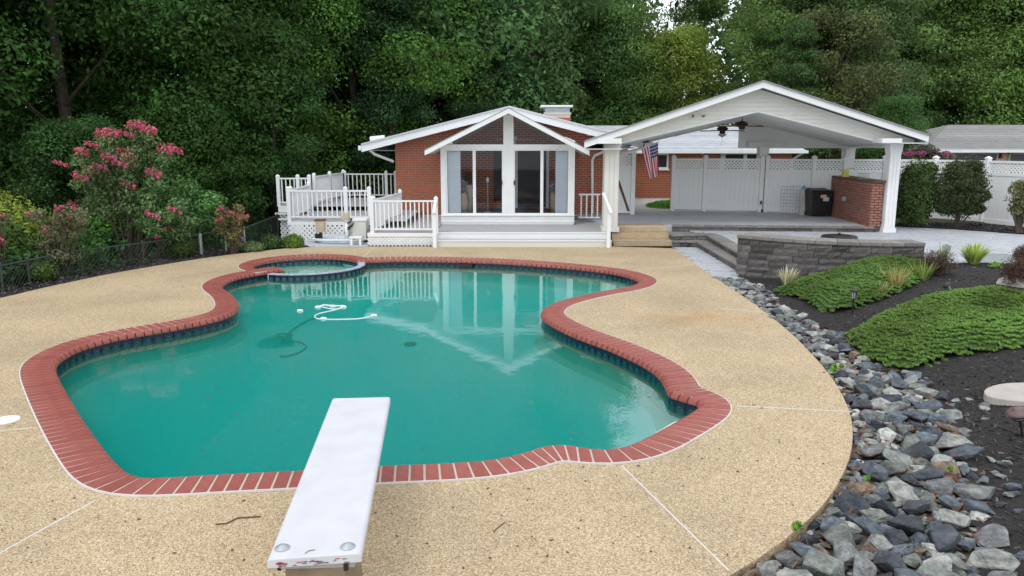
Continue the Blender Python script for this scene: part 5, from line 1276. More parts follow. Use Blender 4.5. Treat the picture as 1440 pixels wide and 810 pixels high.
# ------------------------------------------------------------------ main house behind the pavilion
YM = 33.2
mh = thing('main_house', 'long low red brick main house with pale shingle roof beyond the pavilion', 'house', (10, YM, .4))
hx0, hx1 = F(860, 250, YM).x, F(1112, 250, YM).x; zE = F(1000, 212, YM).z; zR = F(1000, 176.5, YM + 4.5).z; zB = F(915, 277, YM).z
obj('wall', MB().box(hx0, hx1, YM + .015, YM + 8.5, zB - .6, zE - .02), m_bmort, mh)
bricks(mh, [(Vector((hx0, YM, 0)), Vector((1, 0, 0)), hx1 - hx0, zB, zE - .1, None)], maxn=200, key=lambda c: 0 if (F(880, 250, YM).x < c.x < F(946, 250, YM).x) else 1 if c.z > 2.1 else 2)
nr = 16
for k in range(nr):   # shingle courses, each a slightly proud strip
    t0_, t1_ = k / nr, (k + 1) / nr; ya, yb_ = YM - .35 + 4.85 * t0_, YM - .35 + 4.85 * t1_; za, zb_ = zE + (zR - zE) * t0_, zE + (zR - zE) * t1_
    obj('shingle_course', MB().hexa([(-.2 + hx0, ya, za - .05), (hx1 + .45, ya, za - .05), (hx1 + .45, yb_, zb_ - .05), (hx0 - .2, yb_, zb_ - .05)], [(hx0 - .2, ya, za + .03), (hx1 + .45, ya, za + .03), (hx1 + .45, yb_ + .02, zb_), (hx0 - .2, yb_ + .02, zb_)]), m_roofw, mh)
obj('rear_roof', MB().hexa([(hx0 - 3, YM + 4.5, zR - .06), (hx1 + .45, YM + 4.5, zR - .06), (hx1 + .45, YM + 9, zE), (hx0 - 3, YM + 9, zE)], [(hx0 - 3, YM + 4.5, zR), (hx1 + .45, YM + 4.5, zR), (hx1 + .45, YM + 9, zE + .06), (hx0 - 3, YM + 9, zE + .06)]), m_roofw, mh)
obj('left_roof', MB().hexa([(hx0 - 3, YM + .6, zE + .2), (hx0 - .2, YM + .6, zE + .2), (hx0 - .2, YM + 4.5, zR - .05), (hx0 - 3, YM + 4.5, zR - .05)], [(hx0 - 3, YM + .6, zE + .26), (hx0 - .2, YM + .6, zE + .26), (hx0 - .2, YM + 4.5, zR), (hx0 - 3, YM + 4.5, zR)]), m_roofw, mh)
obj('gutter', MB().box(hx0 - .2, hx1 + .5, YM - .47, YM - .36, zE - .1, zE + .02), m_white, mh); obj('soffit', MB().box(hx0, hx1, YM - .36, YM, zE - .09, zE - .06), m_white2, mh)
for dx, dy, hh in ((F(952, 186, YM + 2).x, YM + 2.2, .26),): obj('vent_pipe', MB().tube([(dx, dy, zE + .4), (dx, dy, zE + .95)], .05, 8), m_galv, mh)
def window(parent, px0, px1, py0, py1, Y, m=None, mull=1, sill=True):
    a, b2 = F(px0, py0, Y), F(px1, py1, Y); t = .07
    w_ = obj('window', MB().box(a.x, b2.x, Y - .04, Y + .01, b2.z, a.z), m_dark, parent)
    f_ = MB().box(a.x - t, a.x, Y - .07, Y, b2.z - t, a.z + t).box(b2.x, b2.x + t, Y - .07, Y, b2.z - t, a.z + t).box(a.x, b2.x, Y - .07, Y, a.z, a.z + t).box(a.x, b2.x, Y - .07, Y, b2.z - t, b2.z)
    for k in range(1, mull + 1):
        x = a.x + (b2.x - a.x) * k / (mull + 1); f_.box(x - .03, x + .03, Y - .06, Y - .041, b2.z, a.z)
    obj('frame', f_, m or m_white, w_); obj('pane', MB().box(a.x + .01, b2.x - .01, Y - .05, Y - .045, b2.z + .01, a.z - .01), m_glass, w_)
    if sill: obj('sill', MB().box(a.x - t - .04, b2.x + t + .04, Y - .12, Y - .001, b2.z - t - .06, b2.z - t - .001), m_white2, w_)
    return w_
window(mh, 925, 937, 218, 235, YM, mull=0); window(mh, 1020, 1044, 217, 240, YM, mull=0); window(mh, 1050, 1062, 217, 240, YM, mull=0)
obj('window_surround', MB().box(F(1017, 215, YM).x - .1, F(1065, 215, YM).x + .1, YM - .03, YM - .002, F(1040, 243, YM).z, F(1040, 213.5, YM).z), m_white2, mh)
downpipe(mh, [Vector((hx1 + .35, YM - .42, zE - .05)), Vector((hx1 + .0, YM - .1, zE - .35)), Vector((hx1 - .05, YM - .08, zB))], .05)
c = F(988, 215.5, YM - .1); obj('floodlight', MB().lathe(c, [(.05, -.05), (.06, .03), (.02, .06)], 8), m_white, mh)
cpth = MB(); cpth.poly([V2(F(893, 300, 27.6)), V2(F(946, 300, 27.6)), V2((F(946, 280, 33).x, 33.1)), V2((F(860, 280, 33).x, 33.1))], .2, .455); struct('concrete_path', cpth, m_conc)
lw = MB(); a = [W(914, 292, .46), W(944, 293.5, .46), W(960, 288, .46), W(950, 281.5, .46), W(925, 283.5, .46), W(908, 288, .46)]
lw.poly([V2(p) for p in catmull([(p.x, p.y) for p in a], True, 4)], .3, .47); struct('lawn_patch', lw, m_grass)
V_ = []; g = np.random.default_rng(4); A_ = [V2(p) for p in a]
pts = [(x, y) for x, y in zip(g.uniform(4, 9, 9000), g.uniform(27, 33, 9000)) if inside(x, y, A_)]
bl = MB()
for x, y in pts[:2500]:
    t = g.uniform(0, 6.3); bl.add([(x - .02 * math.cos(t), y - .02 * math.sin(t), .465), (x + .02 * math.cos(t), y + .02 * math.sin(t), .465), (x + g.uniform(-.03, .03), y + g.uniform(-.03, .03), .465 + g.uniform(.04, .09))], [(0, 1, 2)])
if bl.v: o = tag(obj('lawn_grass', bl, m_leafs, fix=False), 'short bright green grass in the gap of the fence', 'grass', kind='stuff'); o.color = (.10, .24, .035, 1)
# garage at the far right
YGa = 34
ga = thing('garage', 'low salmon brick garage with grey shingle roof behind the right fence', 'garage', (F(1380, 250, YGa).x, YGa, .3))
gx0 = F(1312, 215, YGa).x; gx1 = gx0 + 12; zE2 = F(1380, 211, YGa).z; zR2 = F(1380, 175.5, YGa + 4).z; rx0 = F(1334, 177, YGa + 4).x
obj('wall', MB().box(gx0, gx1, YGa + .015, YGa + 8, -.2, zE2 - .02), m_bmort, ga)
bricks(ga, [(Vector((gx0, YGa, 0)), Vector((1, 0, 0)), 8, 1.5, zE2 - .1, None)], maxn=200, mat=m_pink2)
el = F(1297, 211, YGa - .4).x
for k in range(14):
    t0_, t1_ = k / 14, (k + 1) / 14; ya, yb_ = YGa - .4 + 4.4 * t0_, YGa - .4 + 4.4 * t1_; za, zb_ = zE2 + (zR2 - zE2) * t0_, zE2 + (zR2 - zE2) * t1_; xa_, xb_ = el + (rx0 - el) * t0_, el + (rx0 - el) * t1_
    obj('shingle_course', MB().hexa([(xa_, ya, za - .05), (gx1 + .4, ya, za - .05), (gx1 + .4, yb_, zb_ - .05), (xb_, yb_, zb_ - .05)], [(xa_, ya, za + .03), (gx1 + .4, ya, za + .03), (gx1 + .4, yb_ + .02, zb_), (xb_, yb_ + .02, zb_)]), m_roof, ga)
obj('hip', MB().add([(el, YGa - .4, zE2), (rx0, YGa + 4, zR2), (el, YGa + 8.4, zE2)], [(0, 1, 2)]), m_roof, ga, fix=False)
obj('rear_roof', MB().hexa([(rx0, YGa + 4, zR2 - .05), (gx1, YGa + 4, zR2 - .05), (gx1, YGa + 8.4, zE2 - .05), (el, YGa + 8.4, zE2 - .05)], [(rx0, YGa + 4, zR2), (gx1, YGa + 4, zR2), (gx1, YGa + 8.4, zE2), (el, YGa + 8.4, zE2)]), m_roof, ga)
obj('gutter', MB().box(el - .05, gx1 + .4, YGa - .52, YGa - .41, zE2 - .1, zE2 + .02), m_white, ga)
window(ga, 1333, 1397, 217, 250, YGa, m_tan, 0, False); window(ga, 1420, 1500, 217, 250, YGa, m_tan, 0, False)
c = F(1407, 219, YGa - .05); obj('wall_lantern', MB().lathe(c, [(.03, -.12), (.08, -.08), (.06, .05), (.02, .1)], 8), m_bronze, ga)

# ------------------------------------------------------------------ chain link fence on the left
cl = thing('chain_link_fence', 'low galvanised chain link fence behind the left mulch strip', 'fence', W(281, 358, 0))
tops = [(-110, 400), (0, 374), (38, 366), (112, 352), (200, 342), (281, 330), (316, 323), (343, 321), (390, 303)]
Ys = []
CP = []
for (x, y) in tops:
    # plan position: about 1 m outside the deck edge
    cand = [p + n * sgn * .8 for p, n in zip(ML, NL)]; q = min(cand, key=lambda p: abs((720 + FPX * p.x / (p.y * cp + CAM_H * sp)) - x))
    Y = q.y if x < 380 else 24.0
    if 300 < x < 350: Y = q.y + .1
    CP.append(F(x, y, Y))
for p in CP:
    q = obj('post', MB().tube([(p.x, p.y, -1.3), (p.x, p.y, p.z + .03)], .022 if p is not CP[5] else .045, 8), m_galv if p in CP[5:8] else m_wire, cl); obj('post_cap', MB().lathe((p.x, p.y, p.z + .03), [(.03, 0), (.03, .015), (.01, .04)], 8), m_wire, q)
wire = MB()
for a, b2 in zip(CP, CP[1:]):
    obj('top_rail', MB().tube([a, b2], .017, 6), m_wire, cl)
    d = V2(b2) - V2(a); L = d.length; d.normalize(); H = 1.05; u = -H
    while u < L:
        for s in (0, 1):
            ua, ub = max(u, 0), min(u + H, L)
            if ub - ua < .03: continue
            fa, fb = (ua - u) / H, (ub - u) / H
            if s: fa, fb = 1 - fa, 1 - fb
            ta = a.lerp(b2, ua / L); tb_ = a.lerp(b2, ub / L); wire.tube([(ta.x, ta.y, ta.z - H * fa), (tb_.x, tb_.y, tb_.z - H * fb)], .003, 3, False)
        u += .11
tag(obj('chain_mesh', wire, m_wire, cl, fix=False), kind='stuff')

# ------------------------------------------------------------------ planting bed, mulch, dry stone bed at the right
rockR_px = [(1036, 384), (1046, 392), (1075, 402), (1100, 425), (1140, 450), (1185, 470), (1215, 497), (1262, 520), (1300, 533), (1350, 580), (1368, 640), (1385, 700), (1400, 760), (1420, 850)]
RL_ = [V2(W(*p)) for p in [(966, 366), (1001, 389)] ] ; RRp = [V2(W(*p)) for p in rockR_px]
DRp = [V2(p) for p in DR]
dleft = [p for p in DRp if p.y < W(0, 385).y]
BAND = [V2(W(1001, 389)), V2(W(1034, 391))] + RRp[1:] + dleft[::-1]
def edge_dist(x, y):   # distance to the stone band's right edge
    P = Vector((x, y, 0)); d = 99
    for a, b2 in zip(RRp, RRp[1:]):
        e = b2 - a; t = min(1, max(0, (P - a).dot(e) / e.length_squared)); d = min(d, (P - a - e * t).length)
    return d
def zbed(x, y):
    d = edge_dist(x, y); z = -.03 + .30 * sm(.3, 3.2, d) * sm(7.5, 13, y) + .10 * sm(0, 1.2, d)
    return z + .02 * noise.noise(Vector((x * 2.2, y * 2.2, 1))) + .012 * noise.noise(Vector((x * 14, y * 14, 3)))
bedp = RRp[::-1][:] + [V2(p) for p in SW[::3]] + [V2(W(1302, 373, zT)), V2(W(1440, 375, zT)), V2(W(1640, 384, zT)), Vector((13, 6, 0)), Vector((9, 1.5, 0)), Vector((3.2, 1.5, 0))]
gxs, gys = np.arange(3, 14, .12), np.arange(2.0, 17.8, .12); bm_ = MB(); idx = {}
for j, y in enumerate(gys):
    for i, x in enumerate(gxs):
        if inside(x, y, bedp) or edge_dist(x, y) < .16 and y < 16.4 and x > 3: idx[(i, j)] = len(bm_.v); bm_.v.append((x, y, zbed(x, y)))
for (i, j) in list(idx):
    q = [(i, j), (i + 1, j), (i + 1, j + 1), (i, j + 1)]
    if all(k in idx for k in q): bm_.f.append(tuple(idx[k] for k in q)); bm_.mi.append(0)
struct('mulch_bed', bm_, m_mulch, smooth=True, fix=False)
sb_ = MB(); sb_.poly(BAND, -.2, -.09); struct('stone_bed_soil', sb_, m_dirt)
# loose mulch chips
g = np.random.default_rng(8)
def chips(polys, n, zf, s, seed, dens=None):
    g = np.random.default_rng(seed); out = []
    xs = [p.x for p in polys]; ys = [p.y for p in polys]
    while len(out) < n:
        x, y = g.uniform(min(xs), max(xs)), g.uniform(min(ys), max(ys))
        if dens and g.random() > dens(x, y): continue
        if inside(x, y, polys): out.append((x, y, zf(x, y)))
    c = np.array(out); a = g.normal(size=(n, 3)) * (1, 1, .35); a /= np.linalg.norm(a, axis=1, keepdims=True)
    nm = g.normal(size=(n, 3)) * .5 + (0, 0, 1); nm -= a * (a * nm).sum(1, keepdims=True); nm /= np.linalg.norm(nm, axis=1, keepdims=True); w = np.cross(nm, a)
    L = s * (.4 + 1.2 * g.random(n)); a = a * L[:, None]; w = w * (L * .3)[:, None]; c = c + (0, 0, .006)
    return np.stack([c - a - w, c - a + w, c + a + w * .6, c + a - w * .8], axis=1)
NB = [p for p in bedp]
def bigstuff(name, V, m, label, cat, col=None):
    me = quads(name, V, m); o = bpy.data.objects.new(name, me); link(o); tag(o, label, cat, kind='stuff')
    if col: o.color = (*col, 1)
    return o
bigstuff('mulch_chips', chips(NB, 26000, zbed, .02, 3, lambda x, y: min(1, 60 / (y * y))), m_chip, 'dark shredded mulch chips covering the planting bed at the right', 'mulch')
MLp = [p + n * sgn * .03 for p, n in zip(ML, NL)] + [p + n * sgn * 1.6 for p, n in zip(ML, NL)][::-1]
bigstuff('mulch_chips', chips(MLp, 9000, zml, .028, 4), m_chip, 'dark mulch chips along the left edge of the beige deck', 'mulch')
# mulch bed under the right fence
rf = MB(); a = [W(1262, 319, zT), W(1340, 322.5, zT), W(1440, 330, zT), W(1560, 342, zT)]; b3 = [V2(FP[6]), V2(FP[7]), V2(FP[9]), V2(FP[10])]
rb_poly = [V2(p) for p in a] + b3[::-1]; rf.poly(rb_poly, .1, zT + .035); struct('mulch_strip', rf, m_mulch)
bigstuff('mulch_chips', chips(rb_poly, 2500, lambda x, y: zT + .04, .035, 5), m_chip, 'brown mulch crumbs below the shrubs along the right fence', 'mulch')

# ------------------------------------------------------------------ rocks
import bmesh
def rock_mesh(seed):
    g = random.Random(seed); b = bmesh.new()
    sx, sy, sz = 1, g.uniform(.6, .9), g.uniform(.42, .66)
    for k in range(g.randint(11, 17)):
        v = Vector((g.gauss(0, 1), g.gauss(0, 1), g.gauss(0, 1))).normalized(); r = g.uniform(.82, 1.08)
        b.verts.new((v.x * sx * r, v.y * sy * r, v.z * sz * r))
    h = bmesh.ops.convex_hull(b, input=b.verts); bmesh.ops.delete(b, geom=[e for e in h['geom_interior'] if isinstance(e, bmesh.types.BMVert)], context='VERTS')
    bmesh.ops.dissolve_limit(b, angle_limit=R(12), verts=b.verts, edges=b.edges)
    bmesh.ops.bevel(b, geom=list(b.edges), offset=.035, segments=1, affect='EDGES', clamp_overlap=True)
    for v in b.verts: v.co *= 1 + .07 * noise.noise(v.co * 2.5 + Vector((seed, 0, 0)))
    bmesh.ops.triangulate(b, faces=b.faces)
    me = bpy.data.meshes.new('rock'); b.to_mesh(me); b.free(); return me
m_rock = M('river_rock', (.2, .2, .2), .8, .38, 2.6, .9, 7, objc=True, detail=7)
def rocktex(m):
    t = m.node_tree; N = t.nodes; L = t.links; b = N['Principled BSDF']; src = b.inputs['Base Color'].links[0].from_socket
    co = N.new('ShaderNodeTexCoord').outputs['Object']; oi = N.new('ShaderNodeObjectInfo')
    ad = N.new('ShaderNodeVectorMath'); ad.operation = 'ADD'; L.new(co, ad.inputs[0])
    sc_ = N.new('ShaderNodeVectorMath'); sc_.operation = 'SCALE'; sc_.inputs['Scale'].default_value = 37; L.new(oi.outputs['Random'], sc_.inputs[0]); L.new(sc_.outputs[0], ad.inputs[1])
    mp_ = N.new('ShaderNodeMapping'); mp_.inputs['Scale'].default_value = (1, 1, 3.2); mp_.inputs['Rotation'].default_value = (.5, .3, 0); L.new(ad.outputs[0], mp_.inputs[0])
    n = N.new('ShaderNodeTexNoise'); n.inputs['Scale'].default_value = 1.6; n.inputs['Detail'].default_value = 9; n.inputs['Roughness'].default_value = .72; L.new(mp_.outputs[0], n.inputs[0])
    r = N.new('ShaderNodeValToRGB'); r.color_ramp.elements[0].position = .34; r.color_ramp.elements[0].color = (.38, .38, .38, 1); r.color_ramp.elements[1].position = .7; r.color_ramp.elements[1].color = (1.45, 1.42, 1.36, 1); L.new(n.outputs[0], r.inputs[0])
    mx_ = N.new('ShaderNodeMixRGB'); mx_.blend_type = 'MULTIPLY'; mx_.inputs[0].default_value = 1; L.new(src, mx_.inputs[1]); L.new(r.outputs[0], mx_.inputs[2]); L.new(mx_.outputs[0], b.inputs['Base Color'])
rocktex(m_rock)
m_rockr = M('river_rock_mixed', (.12, .15, .19), .85, .3, 9, .8, 30, island=.4, hue=(.33, .33, .31))
m_litter = M('dry_leaf', (.16, .07, .04), .8, .3, 10, island=.5)
RM = [rock_mesh(i + 3) for i in range(16)]
for me in RM: me.materials.append(m_rock)
COLS = [('blue grey', (.125, .15, .178), 22), ('pale grey', (.36, .37, .355), 22), ('greenish grey', (.19, .21, .19), 16), ('dark slate', (.06, .068, .082), 18), ('mid grey', (.20, .21, .215), 18), ('rusty brown', (.22, .16, .115), 5)]
rocktex(m_rockr)
g = random.Random(21); rocks = []; xs = [p.x for p in BAND]; ys = [p.y for p in BAND]
tries = 0
cells = {}
while tries < 60000 and len(rocks) < 2100:
    tries += 1; y = min(ys) + (max(ys) - min(ys)) * g.random(); x = g.uniform(min(xs), max(xs))
    if y < 3.4 or not inside(x, y, BAND): continue
    big = .74 if y > 9 else .82 if y > 7 else .92
    phase = tries / 60000
    r = (g.uniform(.15, .20) if phase < .03 else g.uniform(.09, .15) if phase < .2 else g.uniform(.045, .09)) * big
    ok = True
    dmin = min((Vector((x, y, 0)) - p).length for p in dleft)
    if dmin < r * .85: continue
    for (a, b2, c_, rz_) in rocks:
        if abs(a - x) < .4 and abs(b2 - y) < .4 and (a - x) ** 2 + (b2 - y) ** 2 < ((r + c_) * .56) ** 2: ok = False; break
    if ok: rocks.append((x, y, r, 0))
for k in range(26):   # strays beyond the edge on the mulch
    a = RRp[6].lerp(RRp[-2], g.random()); 
    i = g.randint(5, len(RRp) - 2); a = RRp[i].lerp(RRp[i + 1], g.random()); rocks.append((a.x + g.uniform(.02, .32), a.y, g.uniform(.04, .08), 1))
rocks.sort(key=lambda t: -t[2] / t[1])
mats_ = []; rest = MB(); tot = sum(c[2] for c in COLS)
TI = [([v.co.copy() for v in me.vertices], [tuple(p.vertices) for p in me.polygons]) for me in RM]
for k, (x, y, r, stray) in enumerate(rocks):
    mi = g.randrange(len(RM)); z = (-.085 + r * .42) if not stray else zbed(x, y) + r * .2
    rot = (g.uniform(-.35, .35), g.uniform(-.35, .35), g.uniform(0, 6.28)); 
    if k < 300:
        u = g.uniform(0, tot); 
        for nm, col, w_ in COLS:
            u -= w_
            if u <= 0: break
        o = bpy.data.objects.new('rock', RM[mi]); o.location = (x, y, z); o.scale = (r * g.uniform(.95, 1.25), r * g.uniform(.9, 1.2), r * g.uniform(.9, 1.2)); o.rotation_euler = rot
        f = g.uniform(.75, 1.25); o.color = (col[0] * f, col[1] * f, col[2] * f, 1); link(o)
        size = 'large' if r > .14 else 'medium' if r > .10 else 'small'
        zone = 'at the near end of the stone bed' if y < 5.6 else 'in the stone bed beside the mulch' if y < 8.3 else 'in the stone bed beside the junipers'
        if stray: zone = 'loose on the dark mulch'
        lab = f'{size} {nm} angular rock {zone}'; tag(o, lab, 'rock', f'{size} {nm} rocks {zone}')
    else:
        Mx = Matrix.Translation((x, y, z)) @ Matrix.Rotation(rot[2], 4, 'Z') @ Matrix.Rotation(rot[0], 4, 'X') @ Matrix.Diagonal((r * 1.1, r, r, 1))
        rest.add([Mx @ v for v in TI[mi][0]], TI[mi][1])
o = obj('small_rocks', rest, m_rockr, fix=False); tag(o, 'smaller grey and pale stones filling the gaps of the dry stone bed', 'rocks', kind='stuff')
ORD = 'first second third fourth fifth sixth seventh eighth ninth tenth eleventh twelfth'.split()
bigs = {}
for o in C.objects:
    if o.name.startswith('rock') and str(o.get('label', '')).startswith('large'): bigs.setdefault(o['label'].split(' angular')[0], []).append(o)
for key_, L_ in bigs.items():
    L_.sort(key=lambda o: o.location.y)
    for i, o in enumerate(L_[:12]):
        o['label'] = f'{key_} angular rock, {ORD[i]} such from the near end of the stone bed'; o['group'] = 'large rocks in the stone bed'
# fine pebbles below
pb = MB(); 
for k in range(1500):
    y = g.uniform(3.6, 15); x = g.uniform(2, 6)
    if inside(x, y, BAND):
        r = g.uniform(.012, .035); v, f = TI[g.randrange(16)]; Mx = Matrix.Translation((x, y, -.08)) @ Matrix.Rotation(g.uniform(0, 6), 4, 'Z') @ Matrix.Diagonal((r, r, r, 1)); pb.add([Mx @ q for q in v], f)
tag(obj('pebbles', pb, m_rockr, fix=False), 'small pebbles in the soil between the larger rocks', 'pebbles', kind='stuff')
V = chips(BAND, 900, lambda x, y: -.02, .03, 15); bigstuff('leaf_litter', V, m_litter, 'brown dry leaf bits caught between the rocks', 'leaf litter')
# flat pale slab in the mulch
P = [W(1383, 557, .02), W(1394, 566, .02), W(1440, 572, .02), W(1475, 570, .02), W(1490, 556, .02), W(1470, 546, .02), W(1424, 545, .02), W(1396, 549, .02)]
sb2 = MB().poly([V2(p) for p in catmull([(p.x, p.y) for p in P], True, 3)], -.02, .08); one('flat_stone', sb2, m_stone, 'flat pale stepping stone on the dark mulch at the right edge', 'stepping stone', bevel=.012)
P = [W(1438, 372, .3), W(1470, 372, .3)]
one('boulder', MB().add([tuple(Vector(v) * .42 + Vector((F(1452, 372, 13).x, 13.2, .36))) for v in TI[3][0]], TI[3][1]), m_stone, 'rounded brown boulder half out of view beside the edging stones', 'boulder')

# ------------------------------------------------------------------ small plants and shrubs
SID = [100]
def plant(name, label, cat, base, blobs, n, size, col, stems=0, up=.35, shell=.55, asp=.5, mat=None, fl=None, twig=None, tall=.5, group=None, spread=.5):
    SID[0] += 1; sd = SID[0]; b = Vector(base); t = thing(name, label, cat, b, group)
    V = leaves(blobs, n, size, sd, up, shell, asp); o = bpy.data.objects.new('foliage', quads('foliage', V, mat or m_leafs)); o.location = b; o.color = (*col, 1); link(o, t)
    g = random.Random(sd)
    if stems:
        mb = MB()
        for k in range(stems):
            q = blobs[g.randrange(len(blobs))]; a = Vector((g.uniform(-.06, .06), g.uniform(-.06, .06), -.05)); e = Vector((q[0], q[1], q[2])) + Vector((g.uniform(-1, 1) * q[3] * .6, g.uniform(-1, 1) * q[4] * .6, q[5] * g.uniform(-.2, .7)))
            m_ = a.lerp(e, .5) + Vector((g.uniform(-.05, .05), g.uniform(-.05, .05), .05)); mb.tube([b + a, b + m_, b + e], [.016, .011, .004] if twig is None else [twig, twig * .7, twig * .25], 5)
        obj('stems', mb, m_trunk, t, fix=False)
    if fl:
        fb, fn_, fs_, fc = fl; V = leaves(fb, fn_, fs_, sd + 50, .2, .3, .7); o = bpy.data.objects.new('blossoms', quads('blossoms', V, m_pink)); o.location = b; o.color = (*fc, 1); link(o, t)
    return t
def clumps(n, rx, ry, h, r0, r1, seed, z0=0.0, prof=None):
    g = random.Random(seed); out = []
    for k in range(n):
        t = g.random(); a = g.uniform(0, 6.283); rr = (prof(t) if prof else math.sin(math.pi * min(1, .12 + t * .8)) ** .6) * math.sqrt(g.random()); r = g.uniform(r0, r1)
        out.append((math.cos(a) * rx * rr, math.sin(a) * ry * rr, z0 + t * h, r, r, r * g.uniform(.7, 1)))
    return out
# boxwoods and low shrubs on the left
def ground_left(px_, py_): return W(px_, py_, -.02)
for px_, py_, w_, h_, lab, c in ((60, 393, 40, 22, 'low clipped boxwood with a light green top at the far left', (.075, .12, .03)),
                         (259, 361, 33, 24, 'round clipped boxwood beside the grey fence post', (.06, .10, .028)),
                         (381, 350, 30, 18, 'dark round boxwood left of the side deck', (.055, .10, .03)), (413, 349, 28, 17, 'bright green round boxwood in front of the side deck lattice', (.12, .20, .04)), (356, 354, 30, 12, 'low spreading pale green plant beside the rose bush', (.14, .20, .08))):
    b = ground_left(px_, py_); s = b.y / FPX; rx = w_ / 2 * s * 1.03; h = h_ * s * 1.1
    plant('boxwood', lab, 'shrub', b, [(0, 0, h * .5, rx, rx * .9, h * .52)] + clumps(8, rx * .7, rx * .6, h * .6, rx * .25, rx * .4, int(px_), h * .25), 5200, .026, c, 8, shell=.82)
# rose bushes
def rose(px_, py_, w_, h_, lab, leafc, seed, nf):
    b = ground_left(px_, py_); s = b.y / FPX; rx = w_ / 2 * s; h = h_ * s
    bl = clumps(26, rx * .85, rx * .8, h * .78, rx * .2, rx * .34, seed, h * .18, prof=lambda t: .35 + .75 * t)
    g = random.Random(seed); fb = []
    for k in range(nf):
        q = bl[g.randrange(len(bl))]; 
        if q[2] < h * .55: continue
        fb.append((q[0] + g.uniform(-.1, .1), q[1] - q[4] * .7, q[2] + q[5] * g.uniform(.2, 1.0), .045, .045, .04))
    plant('rose_bush', lab, 'rose bush', b, bl, 4200, .034, leafc, 26, fl=(fb, len(fb) * 22, .020, (.55, .16, .20)), shell=.3)
rose(92, 386, 86, 92, 'leggy rose bush with faded pink blooms at the far left', (.16, .17, .09), 5, 60)
rose(328, 357, 58, 70, 'reddish rose bush with pink blooms before the chain link fence', (.20, .18, .07), 6, 70)
rose(2, 398, 30, 100, 'rose bush cut off by the left edge of the view', (.17, .14, .09), 7, 30)
# weeping yellow green maple, bright shrubs, understorey on the slope
b = F(-6, 375, 17.5); b.z = -.5; plant('weeping_maple', 'domed weeping maple with yellow green drooping leaves at the left', 'maple', b, [(0, 0, 1.25, 1.15, 1.0, .95)] + clumps(40, 1.0, .9, 1.2, .2, .34, 31, .3, prof=lambda t: 1.0 - .35 * t), 17000, .045, (.24, .30, .05), 10, up=.1, shell=.8, asp=.4)
b = F(110, 330, 18.5); b.z = -.8; plant('golden_shrub', 'bright lime green feathery shrub behind the faded rose bush', 'shrub', b, clumps(16, .75, .6, .9, .2, .34, 41, 1.0), 3800, .05, (.16, .36, .05), 10, up=.5)
b = F(258, 345, 21.5); b.z = -.9; plant('flowering_shrub', 'low arching shrub with red flowers below the big pink myrtle', 'shrub', b, clumps(24, 1.0, .8, 1.7, .25, .42, 43, .9), 5600, .05, (.11, .24, .07), 10, up=.5, fl=([(.3, -.8, 1.3, .1, .1, .07), (-.35, -.8, 1.15, .1, .1, .07), (.0, -.85, 1.45, .1, .1, .06)], 180, .03, (.6, .05, .1)))
# big crape myrtle with pink panicles
b = F(183, 352, 19.0); b.z = -.55
cm = [(-.95, 0, 2.9), (-.55, .2, 3.25), (-.1, -.2, 3.35), (.35, .1, 3.5), (.75, -.1, 3.4), (1.05, 0, 2.95), (-1.1, .1, 2.3), (-.6, -.3, 2.5), (-.1, -.4, 2.75), (.4, -.4, 2.8), (.85, -.3, 2.4), (1.3, 0, 1.9), (-.9, 0, 1.8), (-.3, -.4, 2.05), (.3, -.45, 2.15), (1.0, -.3, 1.6), (0, 0, 1.6), (.6, -.3, 1.8), (-.5, .1, 1.5), (1.5, .1, 1.45)]
bl = [(x, y, z, .30, .30, .2) for x, y, z in cm] + [(x * .75, y, z - .32, .32, .32, .22) for x, y, z in cm]
fb = [(x + .06, y - .12, z + .24, .14, .12, .13) for x, y, z in [cm[0], cm[2], cm[4], cm[5], cm[3], cm[8], cm[10], cm[6], cm[14]]] + [(x - .1, y - .3, z + .05, .12, .1, .1) for x, y, z in [cm[1], cm[3], cm[7], cm[9], cm[15], cm[8]]] + [(-1.5, 0, 2.85, .13, .1, .09), (-.3, -.2, 3.55, .17, .1, .13), (.62, 0, 3.72, .1, .1, .2), (1.35, -.1, 3.2, .2, .1, .12), (-1.25, 0, 1.85, .13, .1, .08), (.12, -.2, 3.1, .2, .12, .18), (1.3, -.3, 1.75, .12, .1, .08)]
plant('crape_myrtle', 'tall crape myrtle with bright pink flower clusters beside the left fence', 'crape myrtle', b, bl, 8500, .045, (.12, .20, .075), 34, up=.4, shell=.2, fl=([(q[0] + dx, q[1], q[2] + dz, q[3] * .55, q[4] * .6, q[5] * .75) for q in fb for dx, dz in ((0, 0), (.13, -.05), (-.12, .04))], 2300, .028, (.58, .13, .20)), twig=.03)
V = leaves([(x, y, z + .18, .2, .2, .2) for x, y, z in cm[:11]], 1500, .04, 77); o = bpy.data.objects.new('new_growth', quads('new_growth', V, m_leafs)); o.location = b; o.color = (.26, .19, .10, 1); link(o, bpy.data.objects['crape_myrtle'])
# understorey
g = random.Random(50)
for k in range(26):
    x = -22 + k * .78 + g.uniform(-.3, .3); ey = left_edge_y(min(x, -6.2)) ; y = (ey if ey < 90 else 22) + g.uniform(2.6, 5.5)
    if x > -8.5: x, y = x - 1, g.uniform(31, 33)
    s = g.uniform(.9, 1.6); zz = zg(x, y)
    plant('understorey_bush', g.choice(['dark leafy understorey bush on the slope behind the chain link fence', 'loose green understorey bush on the slope behind the chain link fence']), 'bush', (x, y, zz - .1), clumps(20, s, s * .8, s * 1.5, .3, .55, 60 + k), 4200, .065, g.choice([(.045, .10, .03), (.07, .15, .04), (.055, .13, .04)]), 6, group='understorey bushes behind the chain link fence')

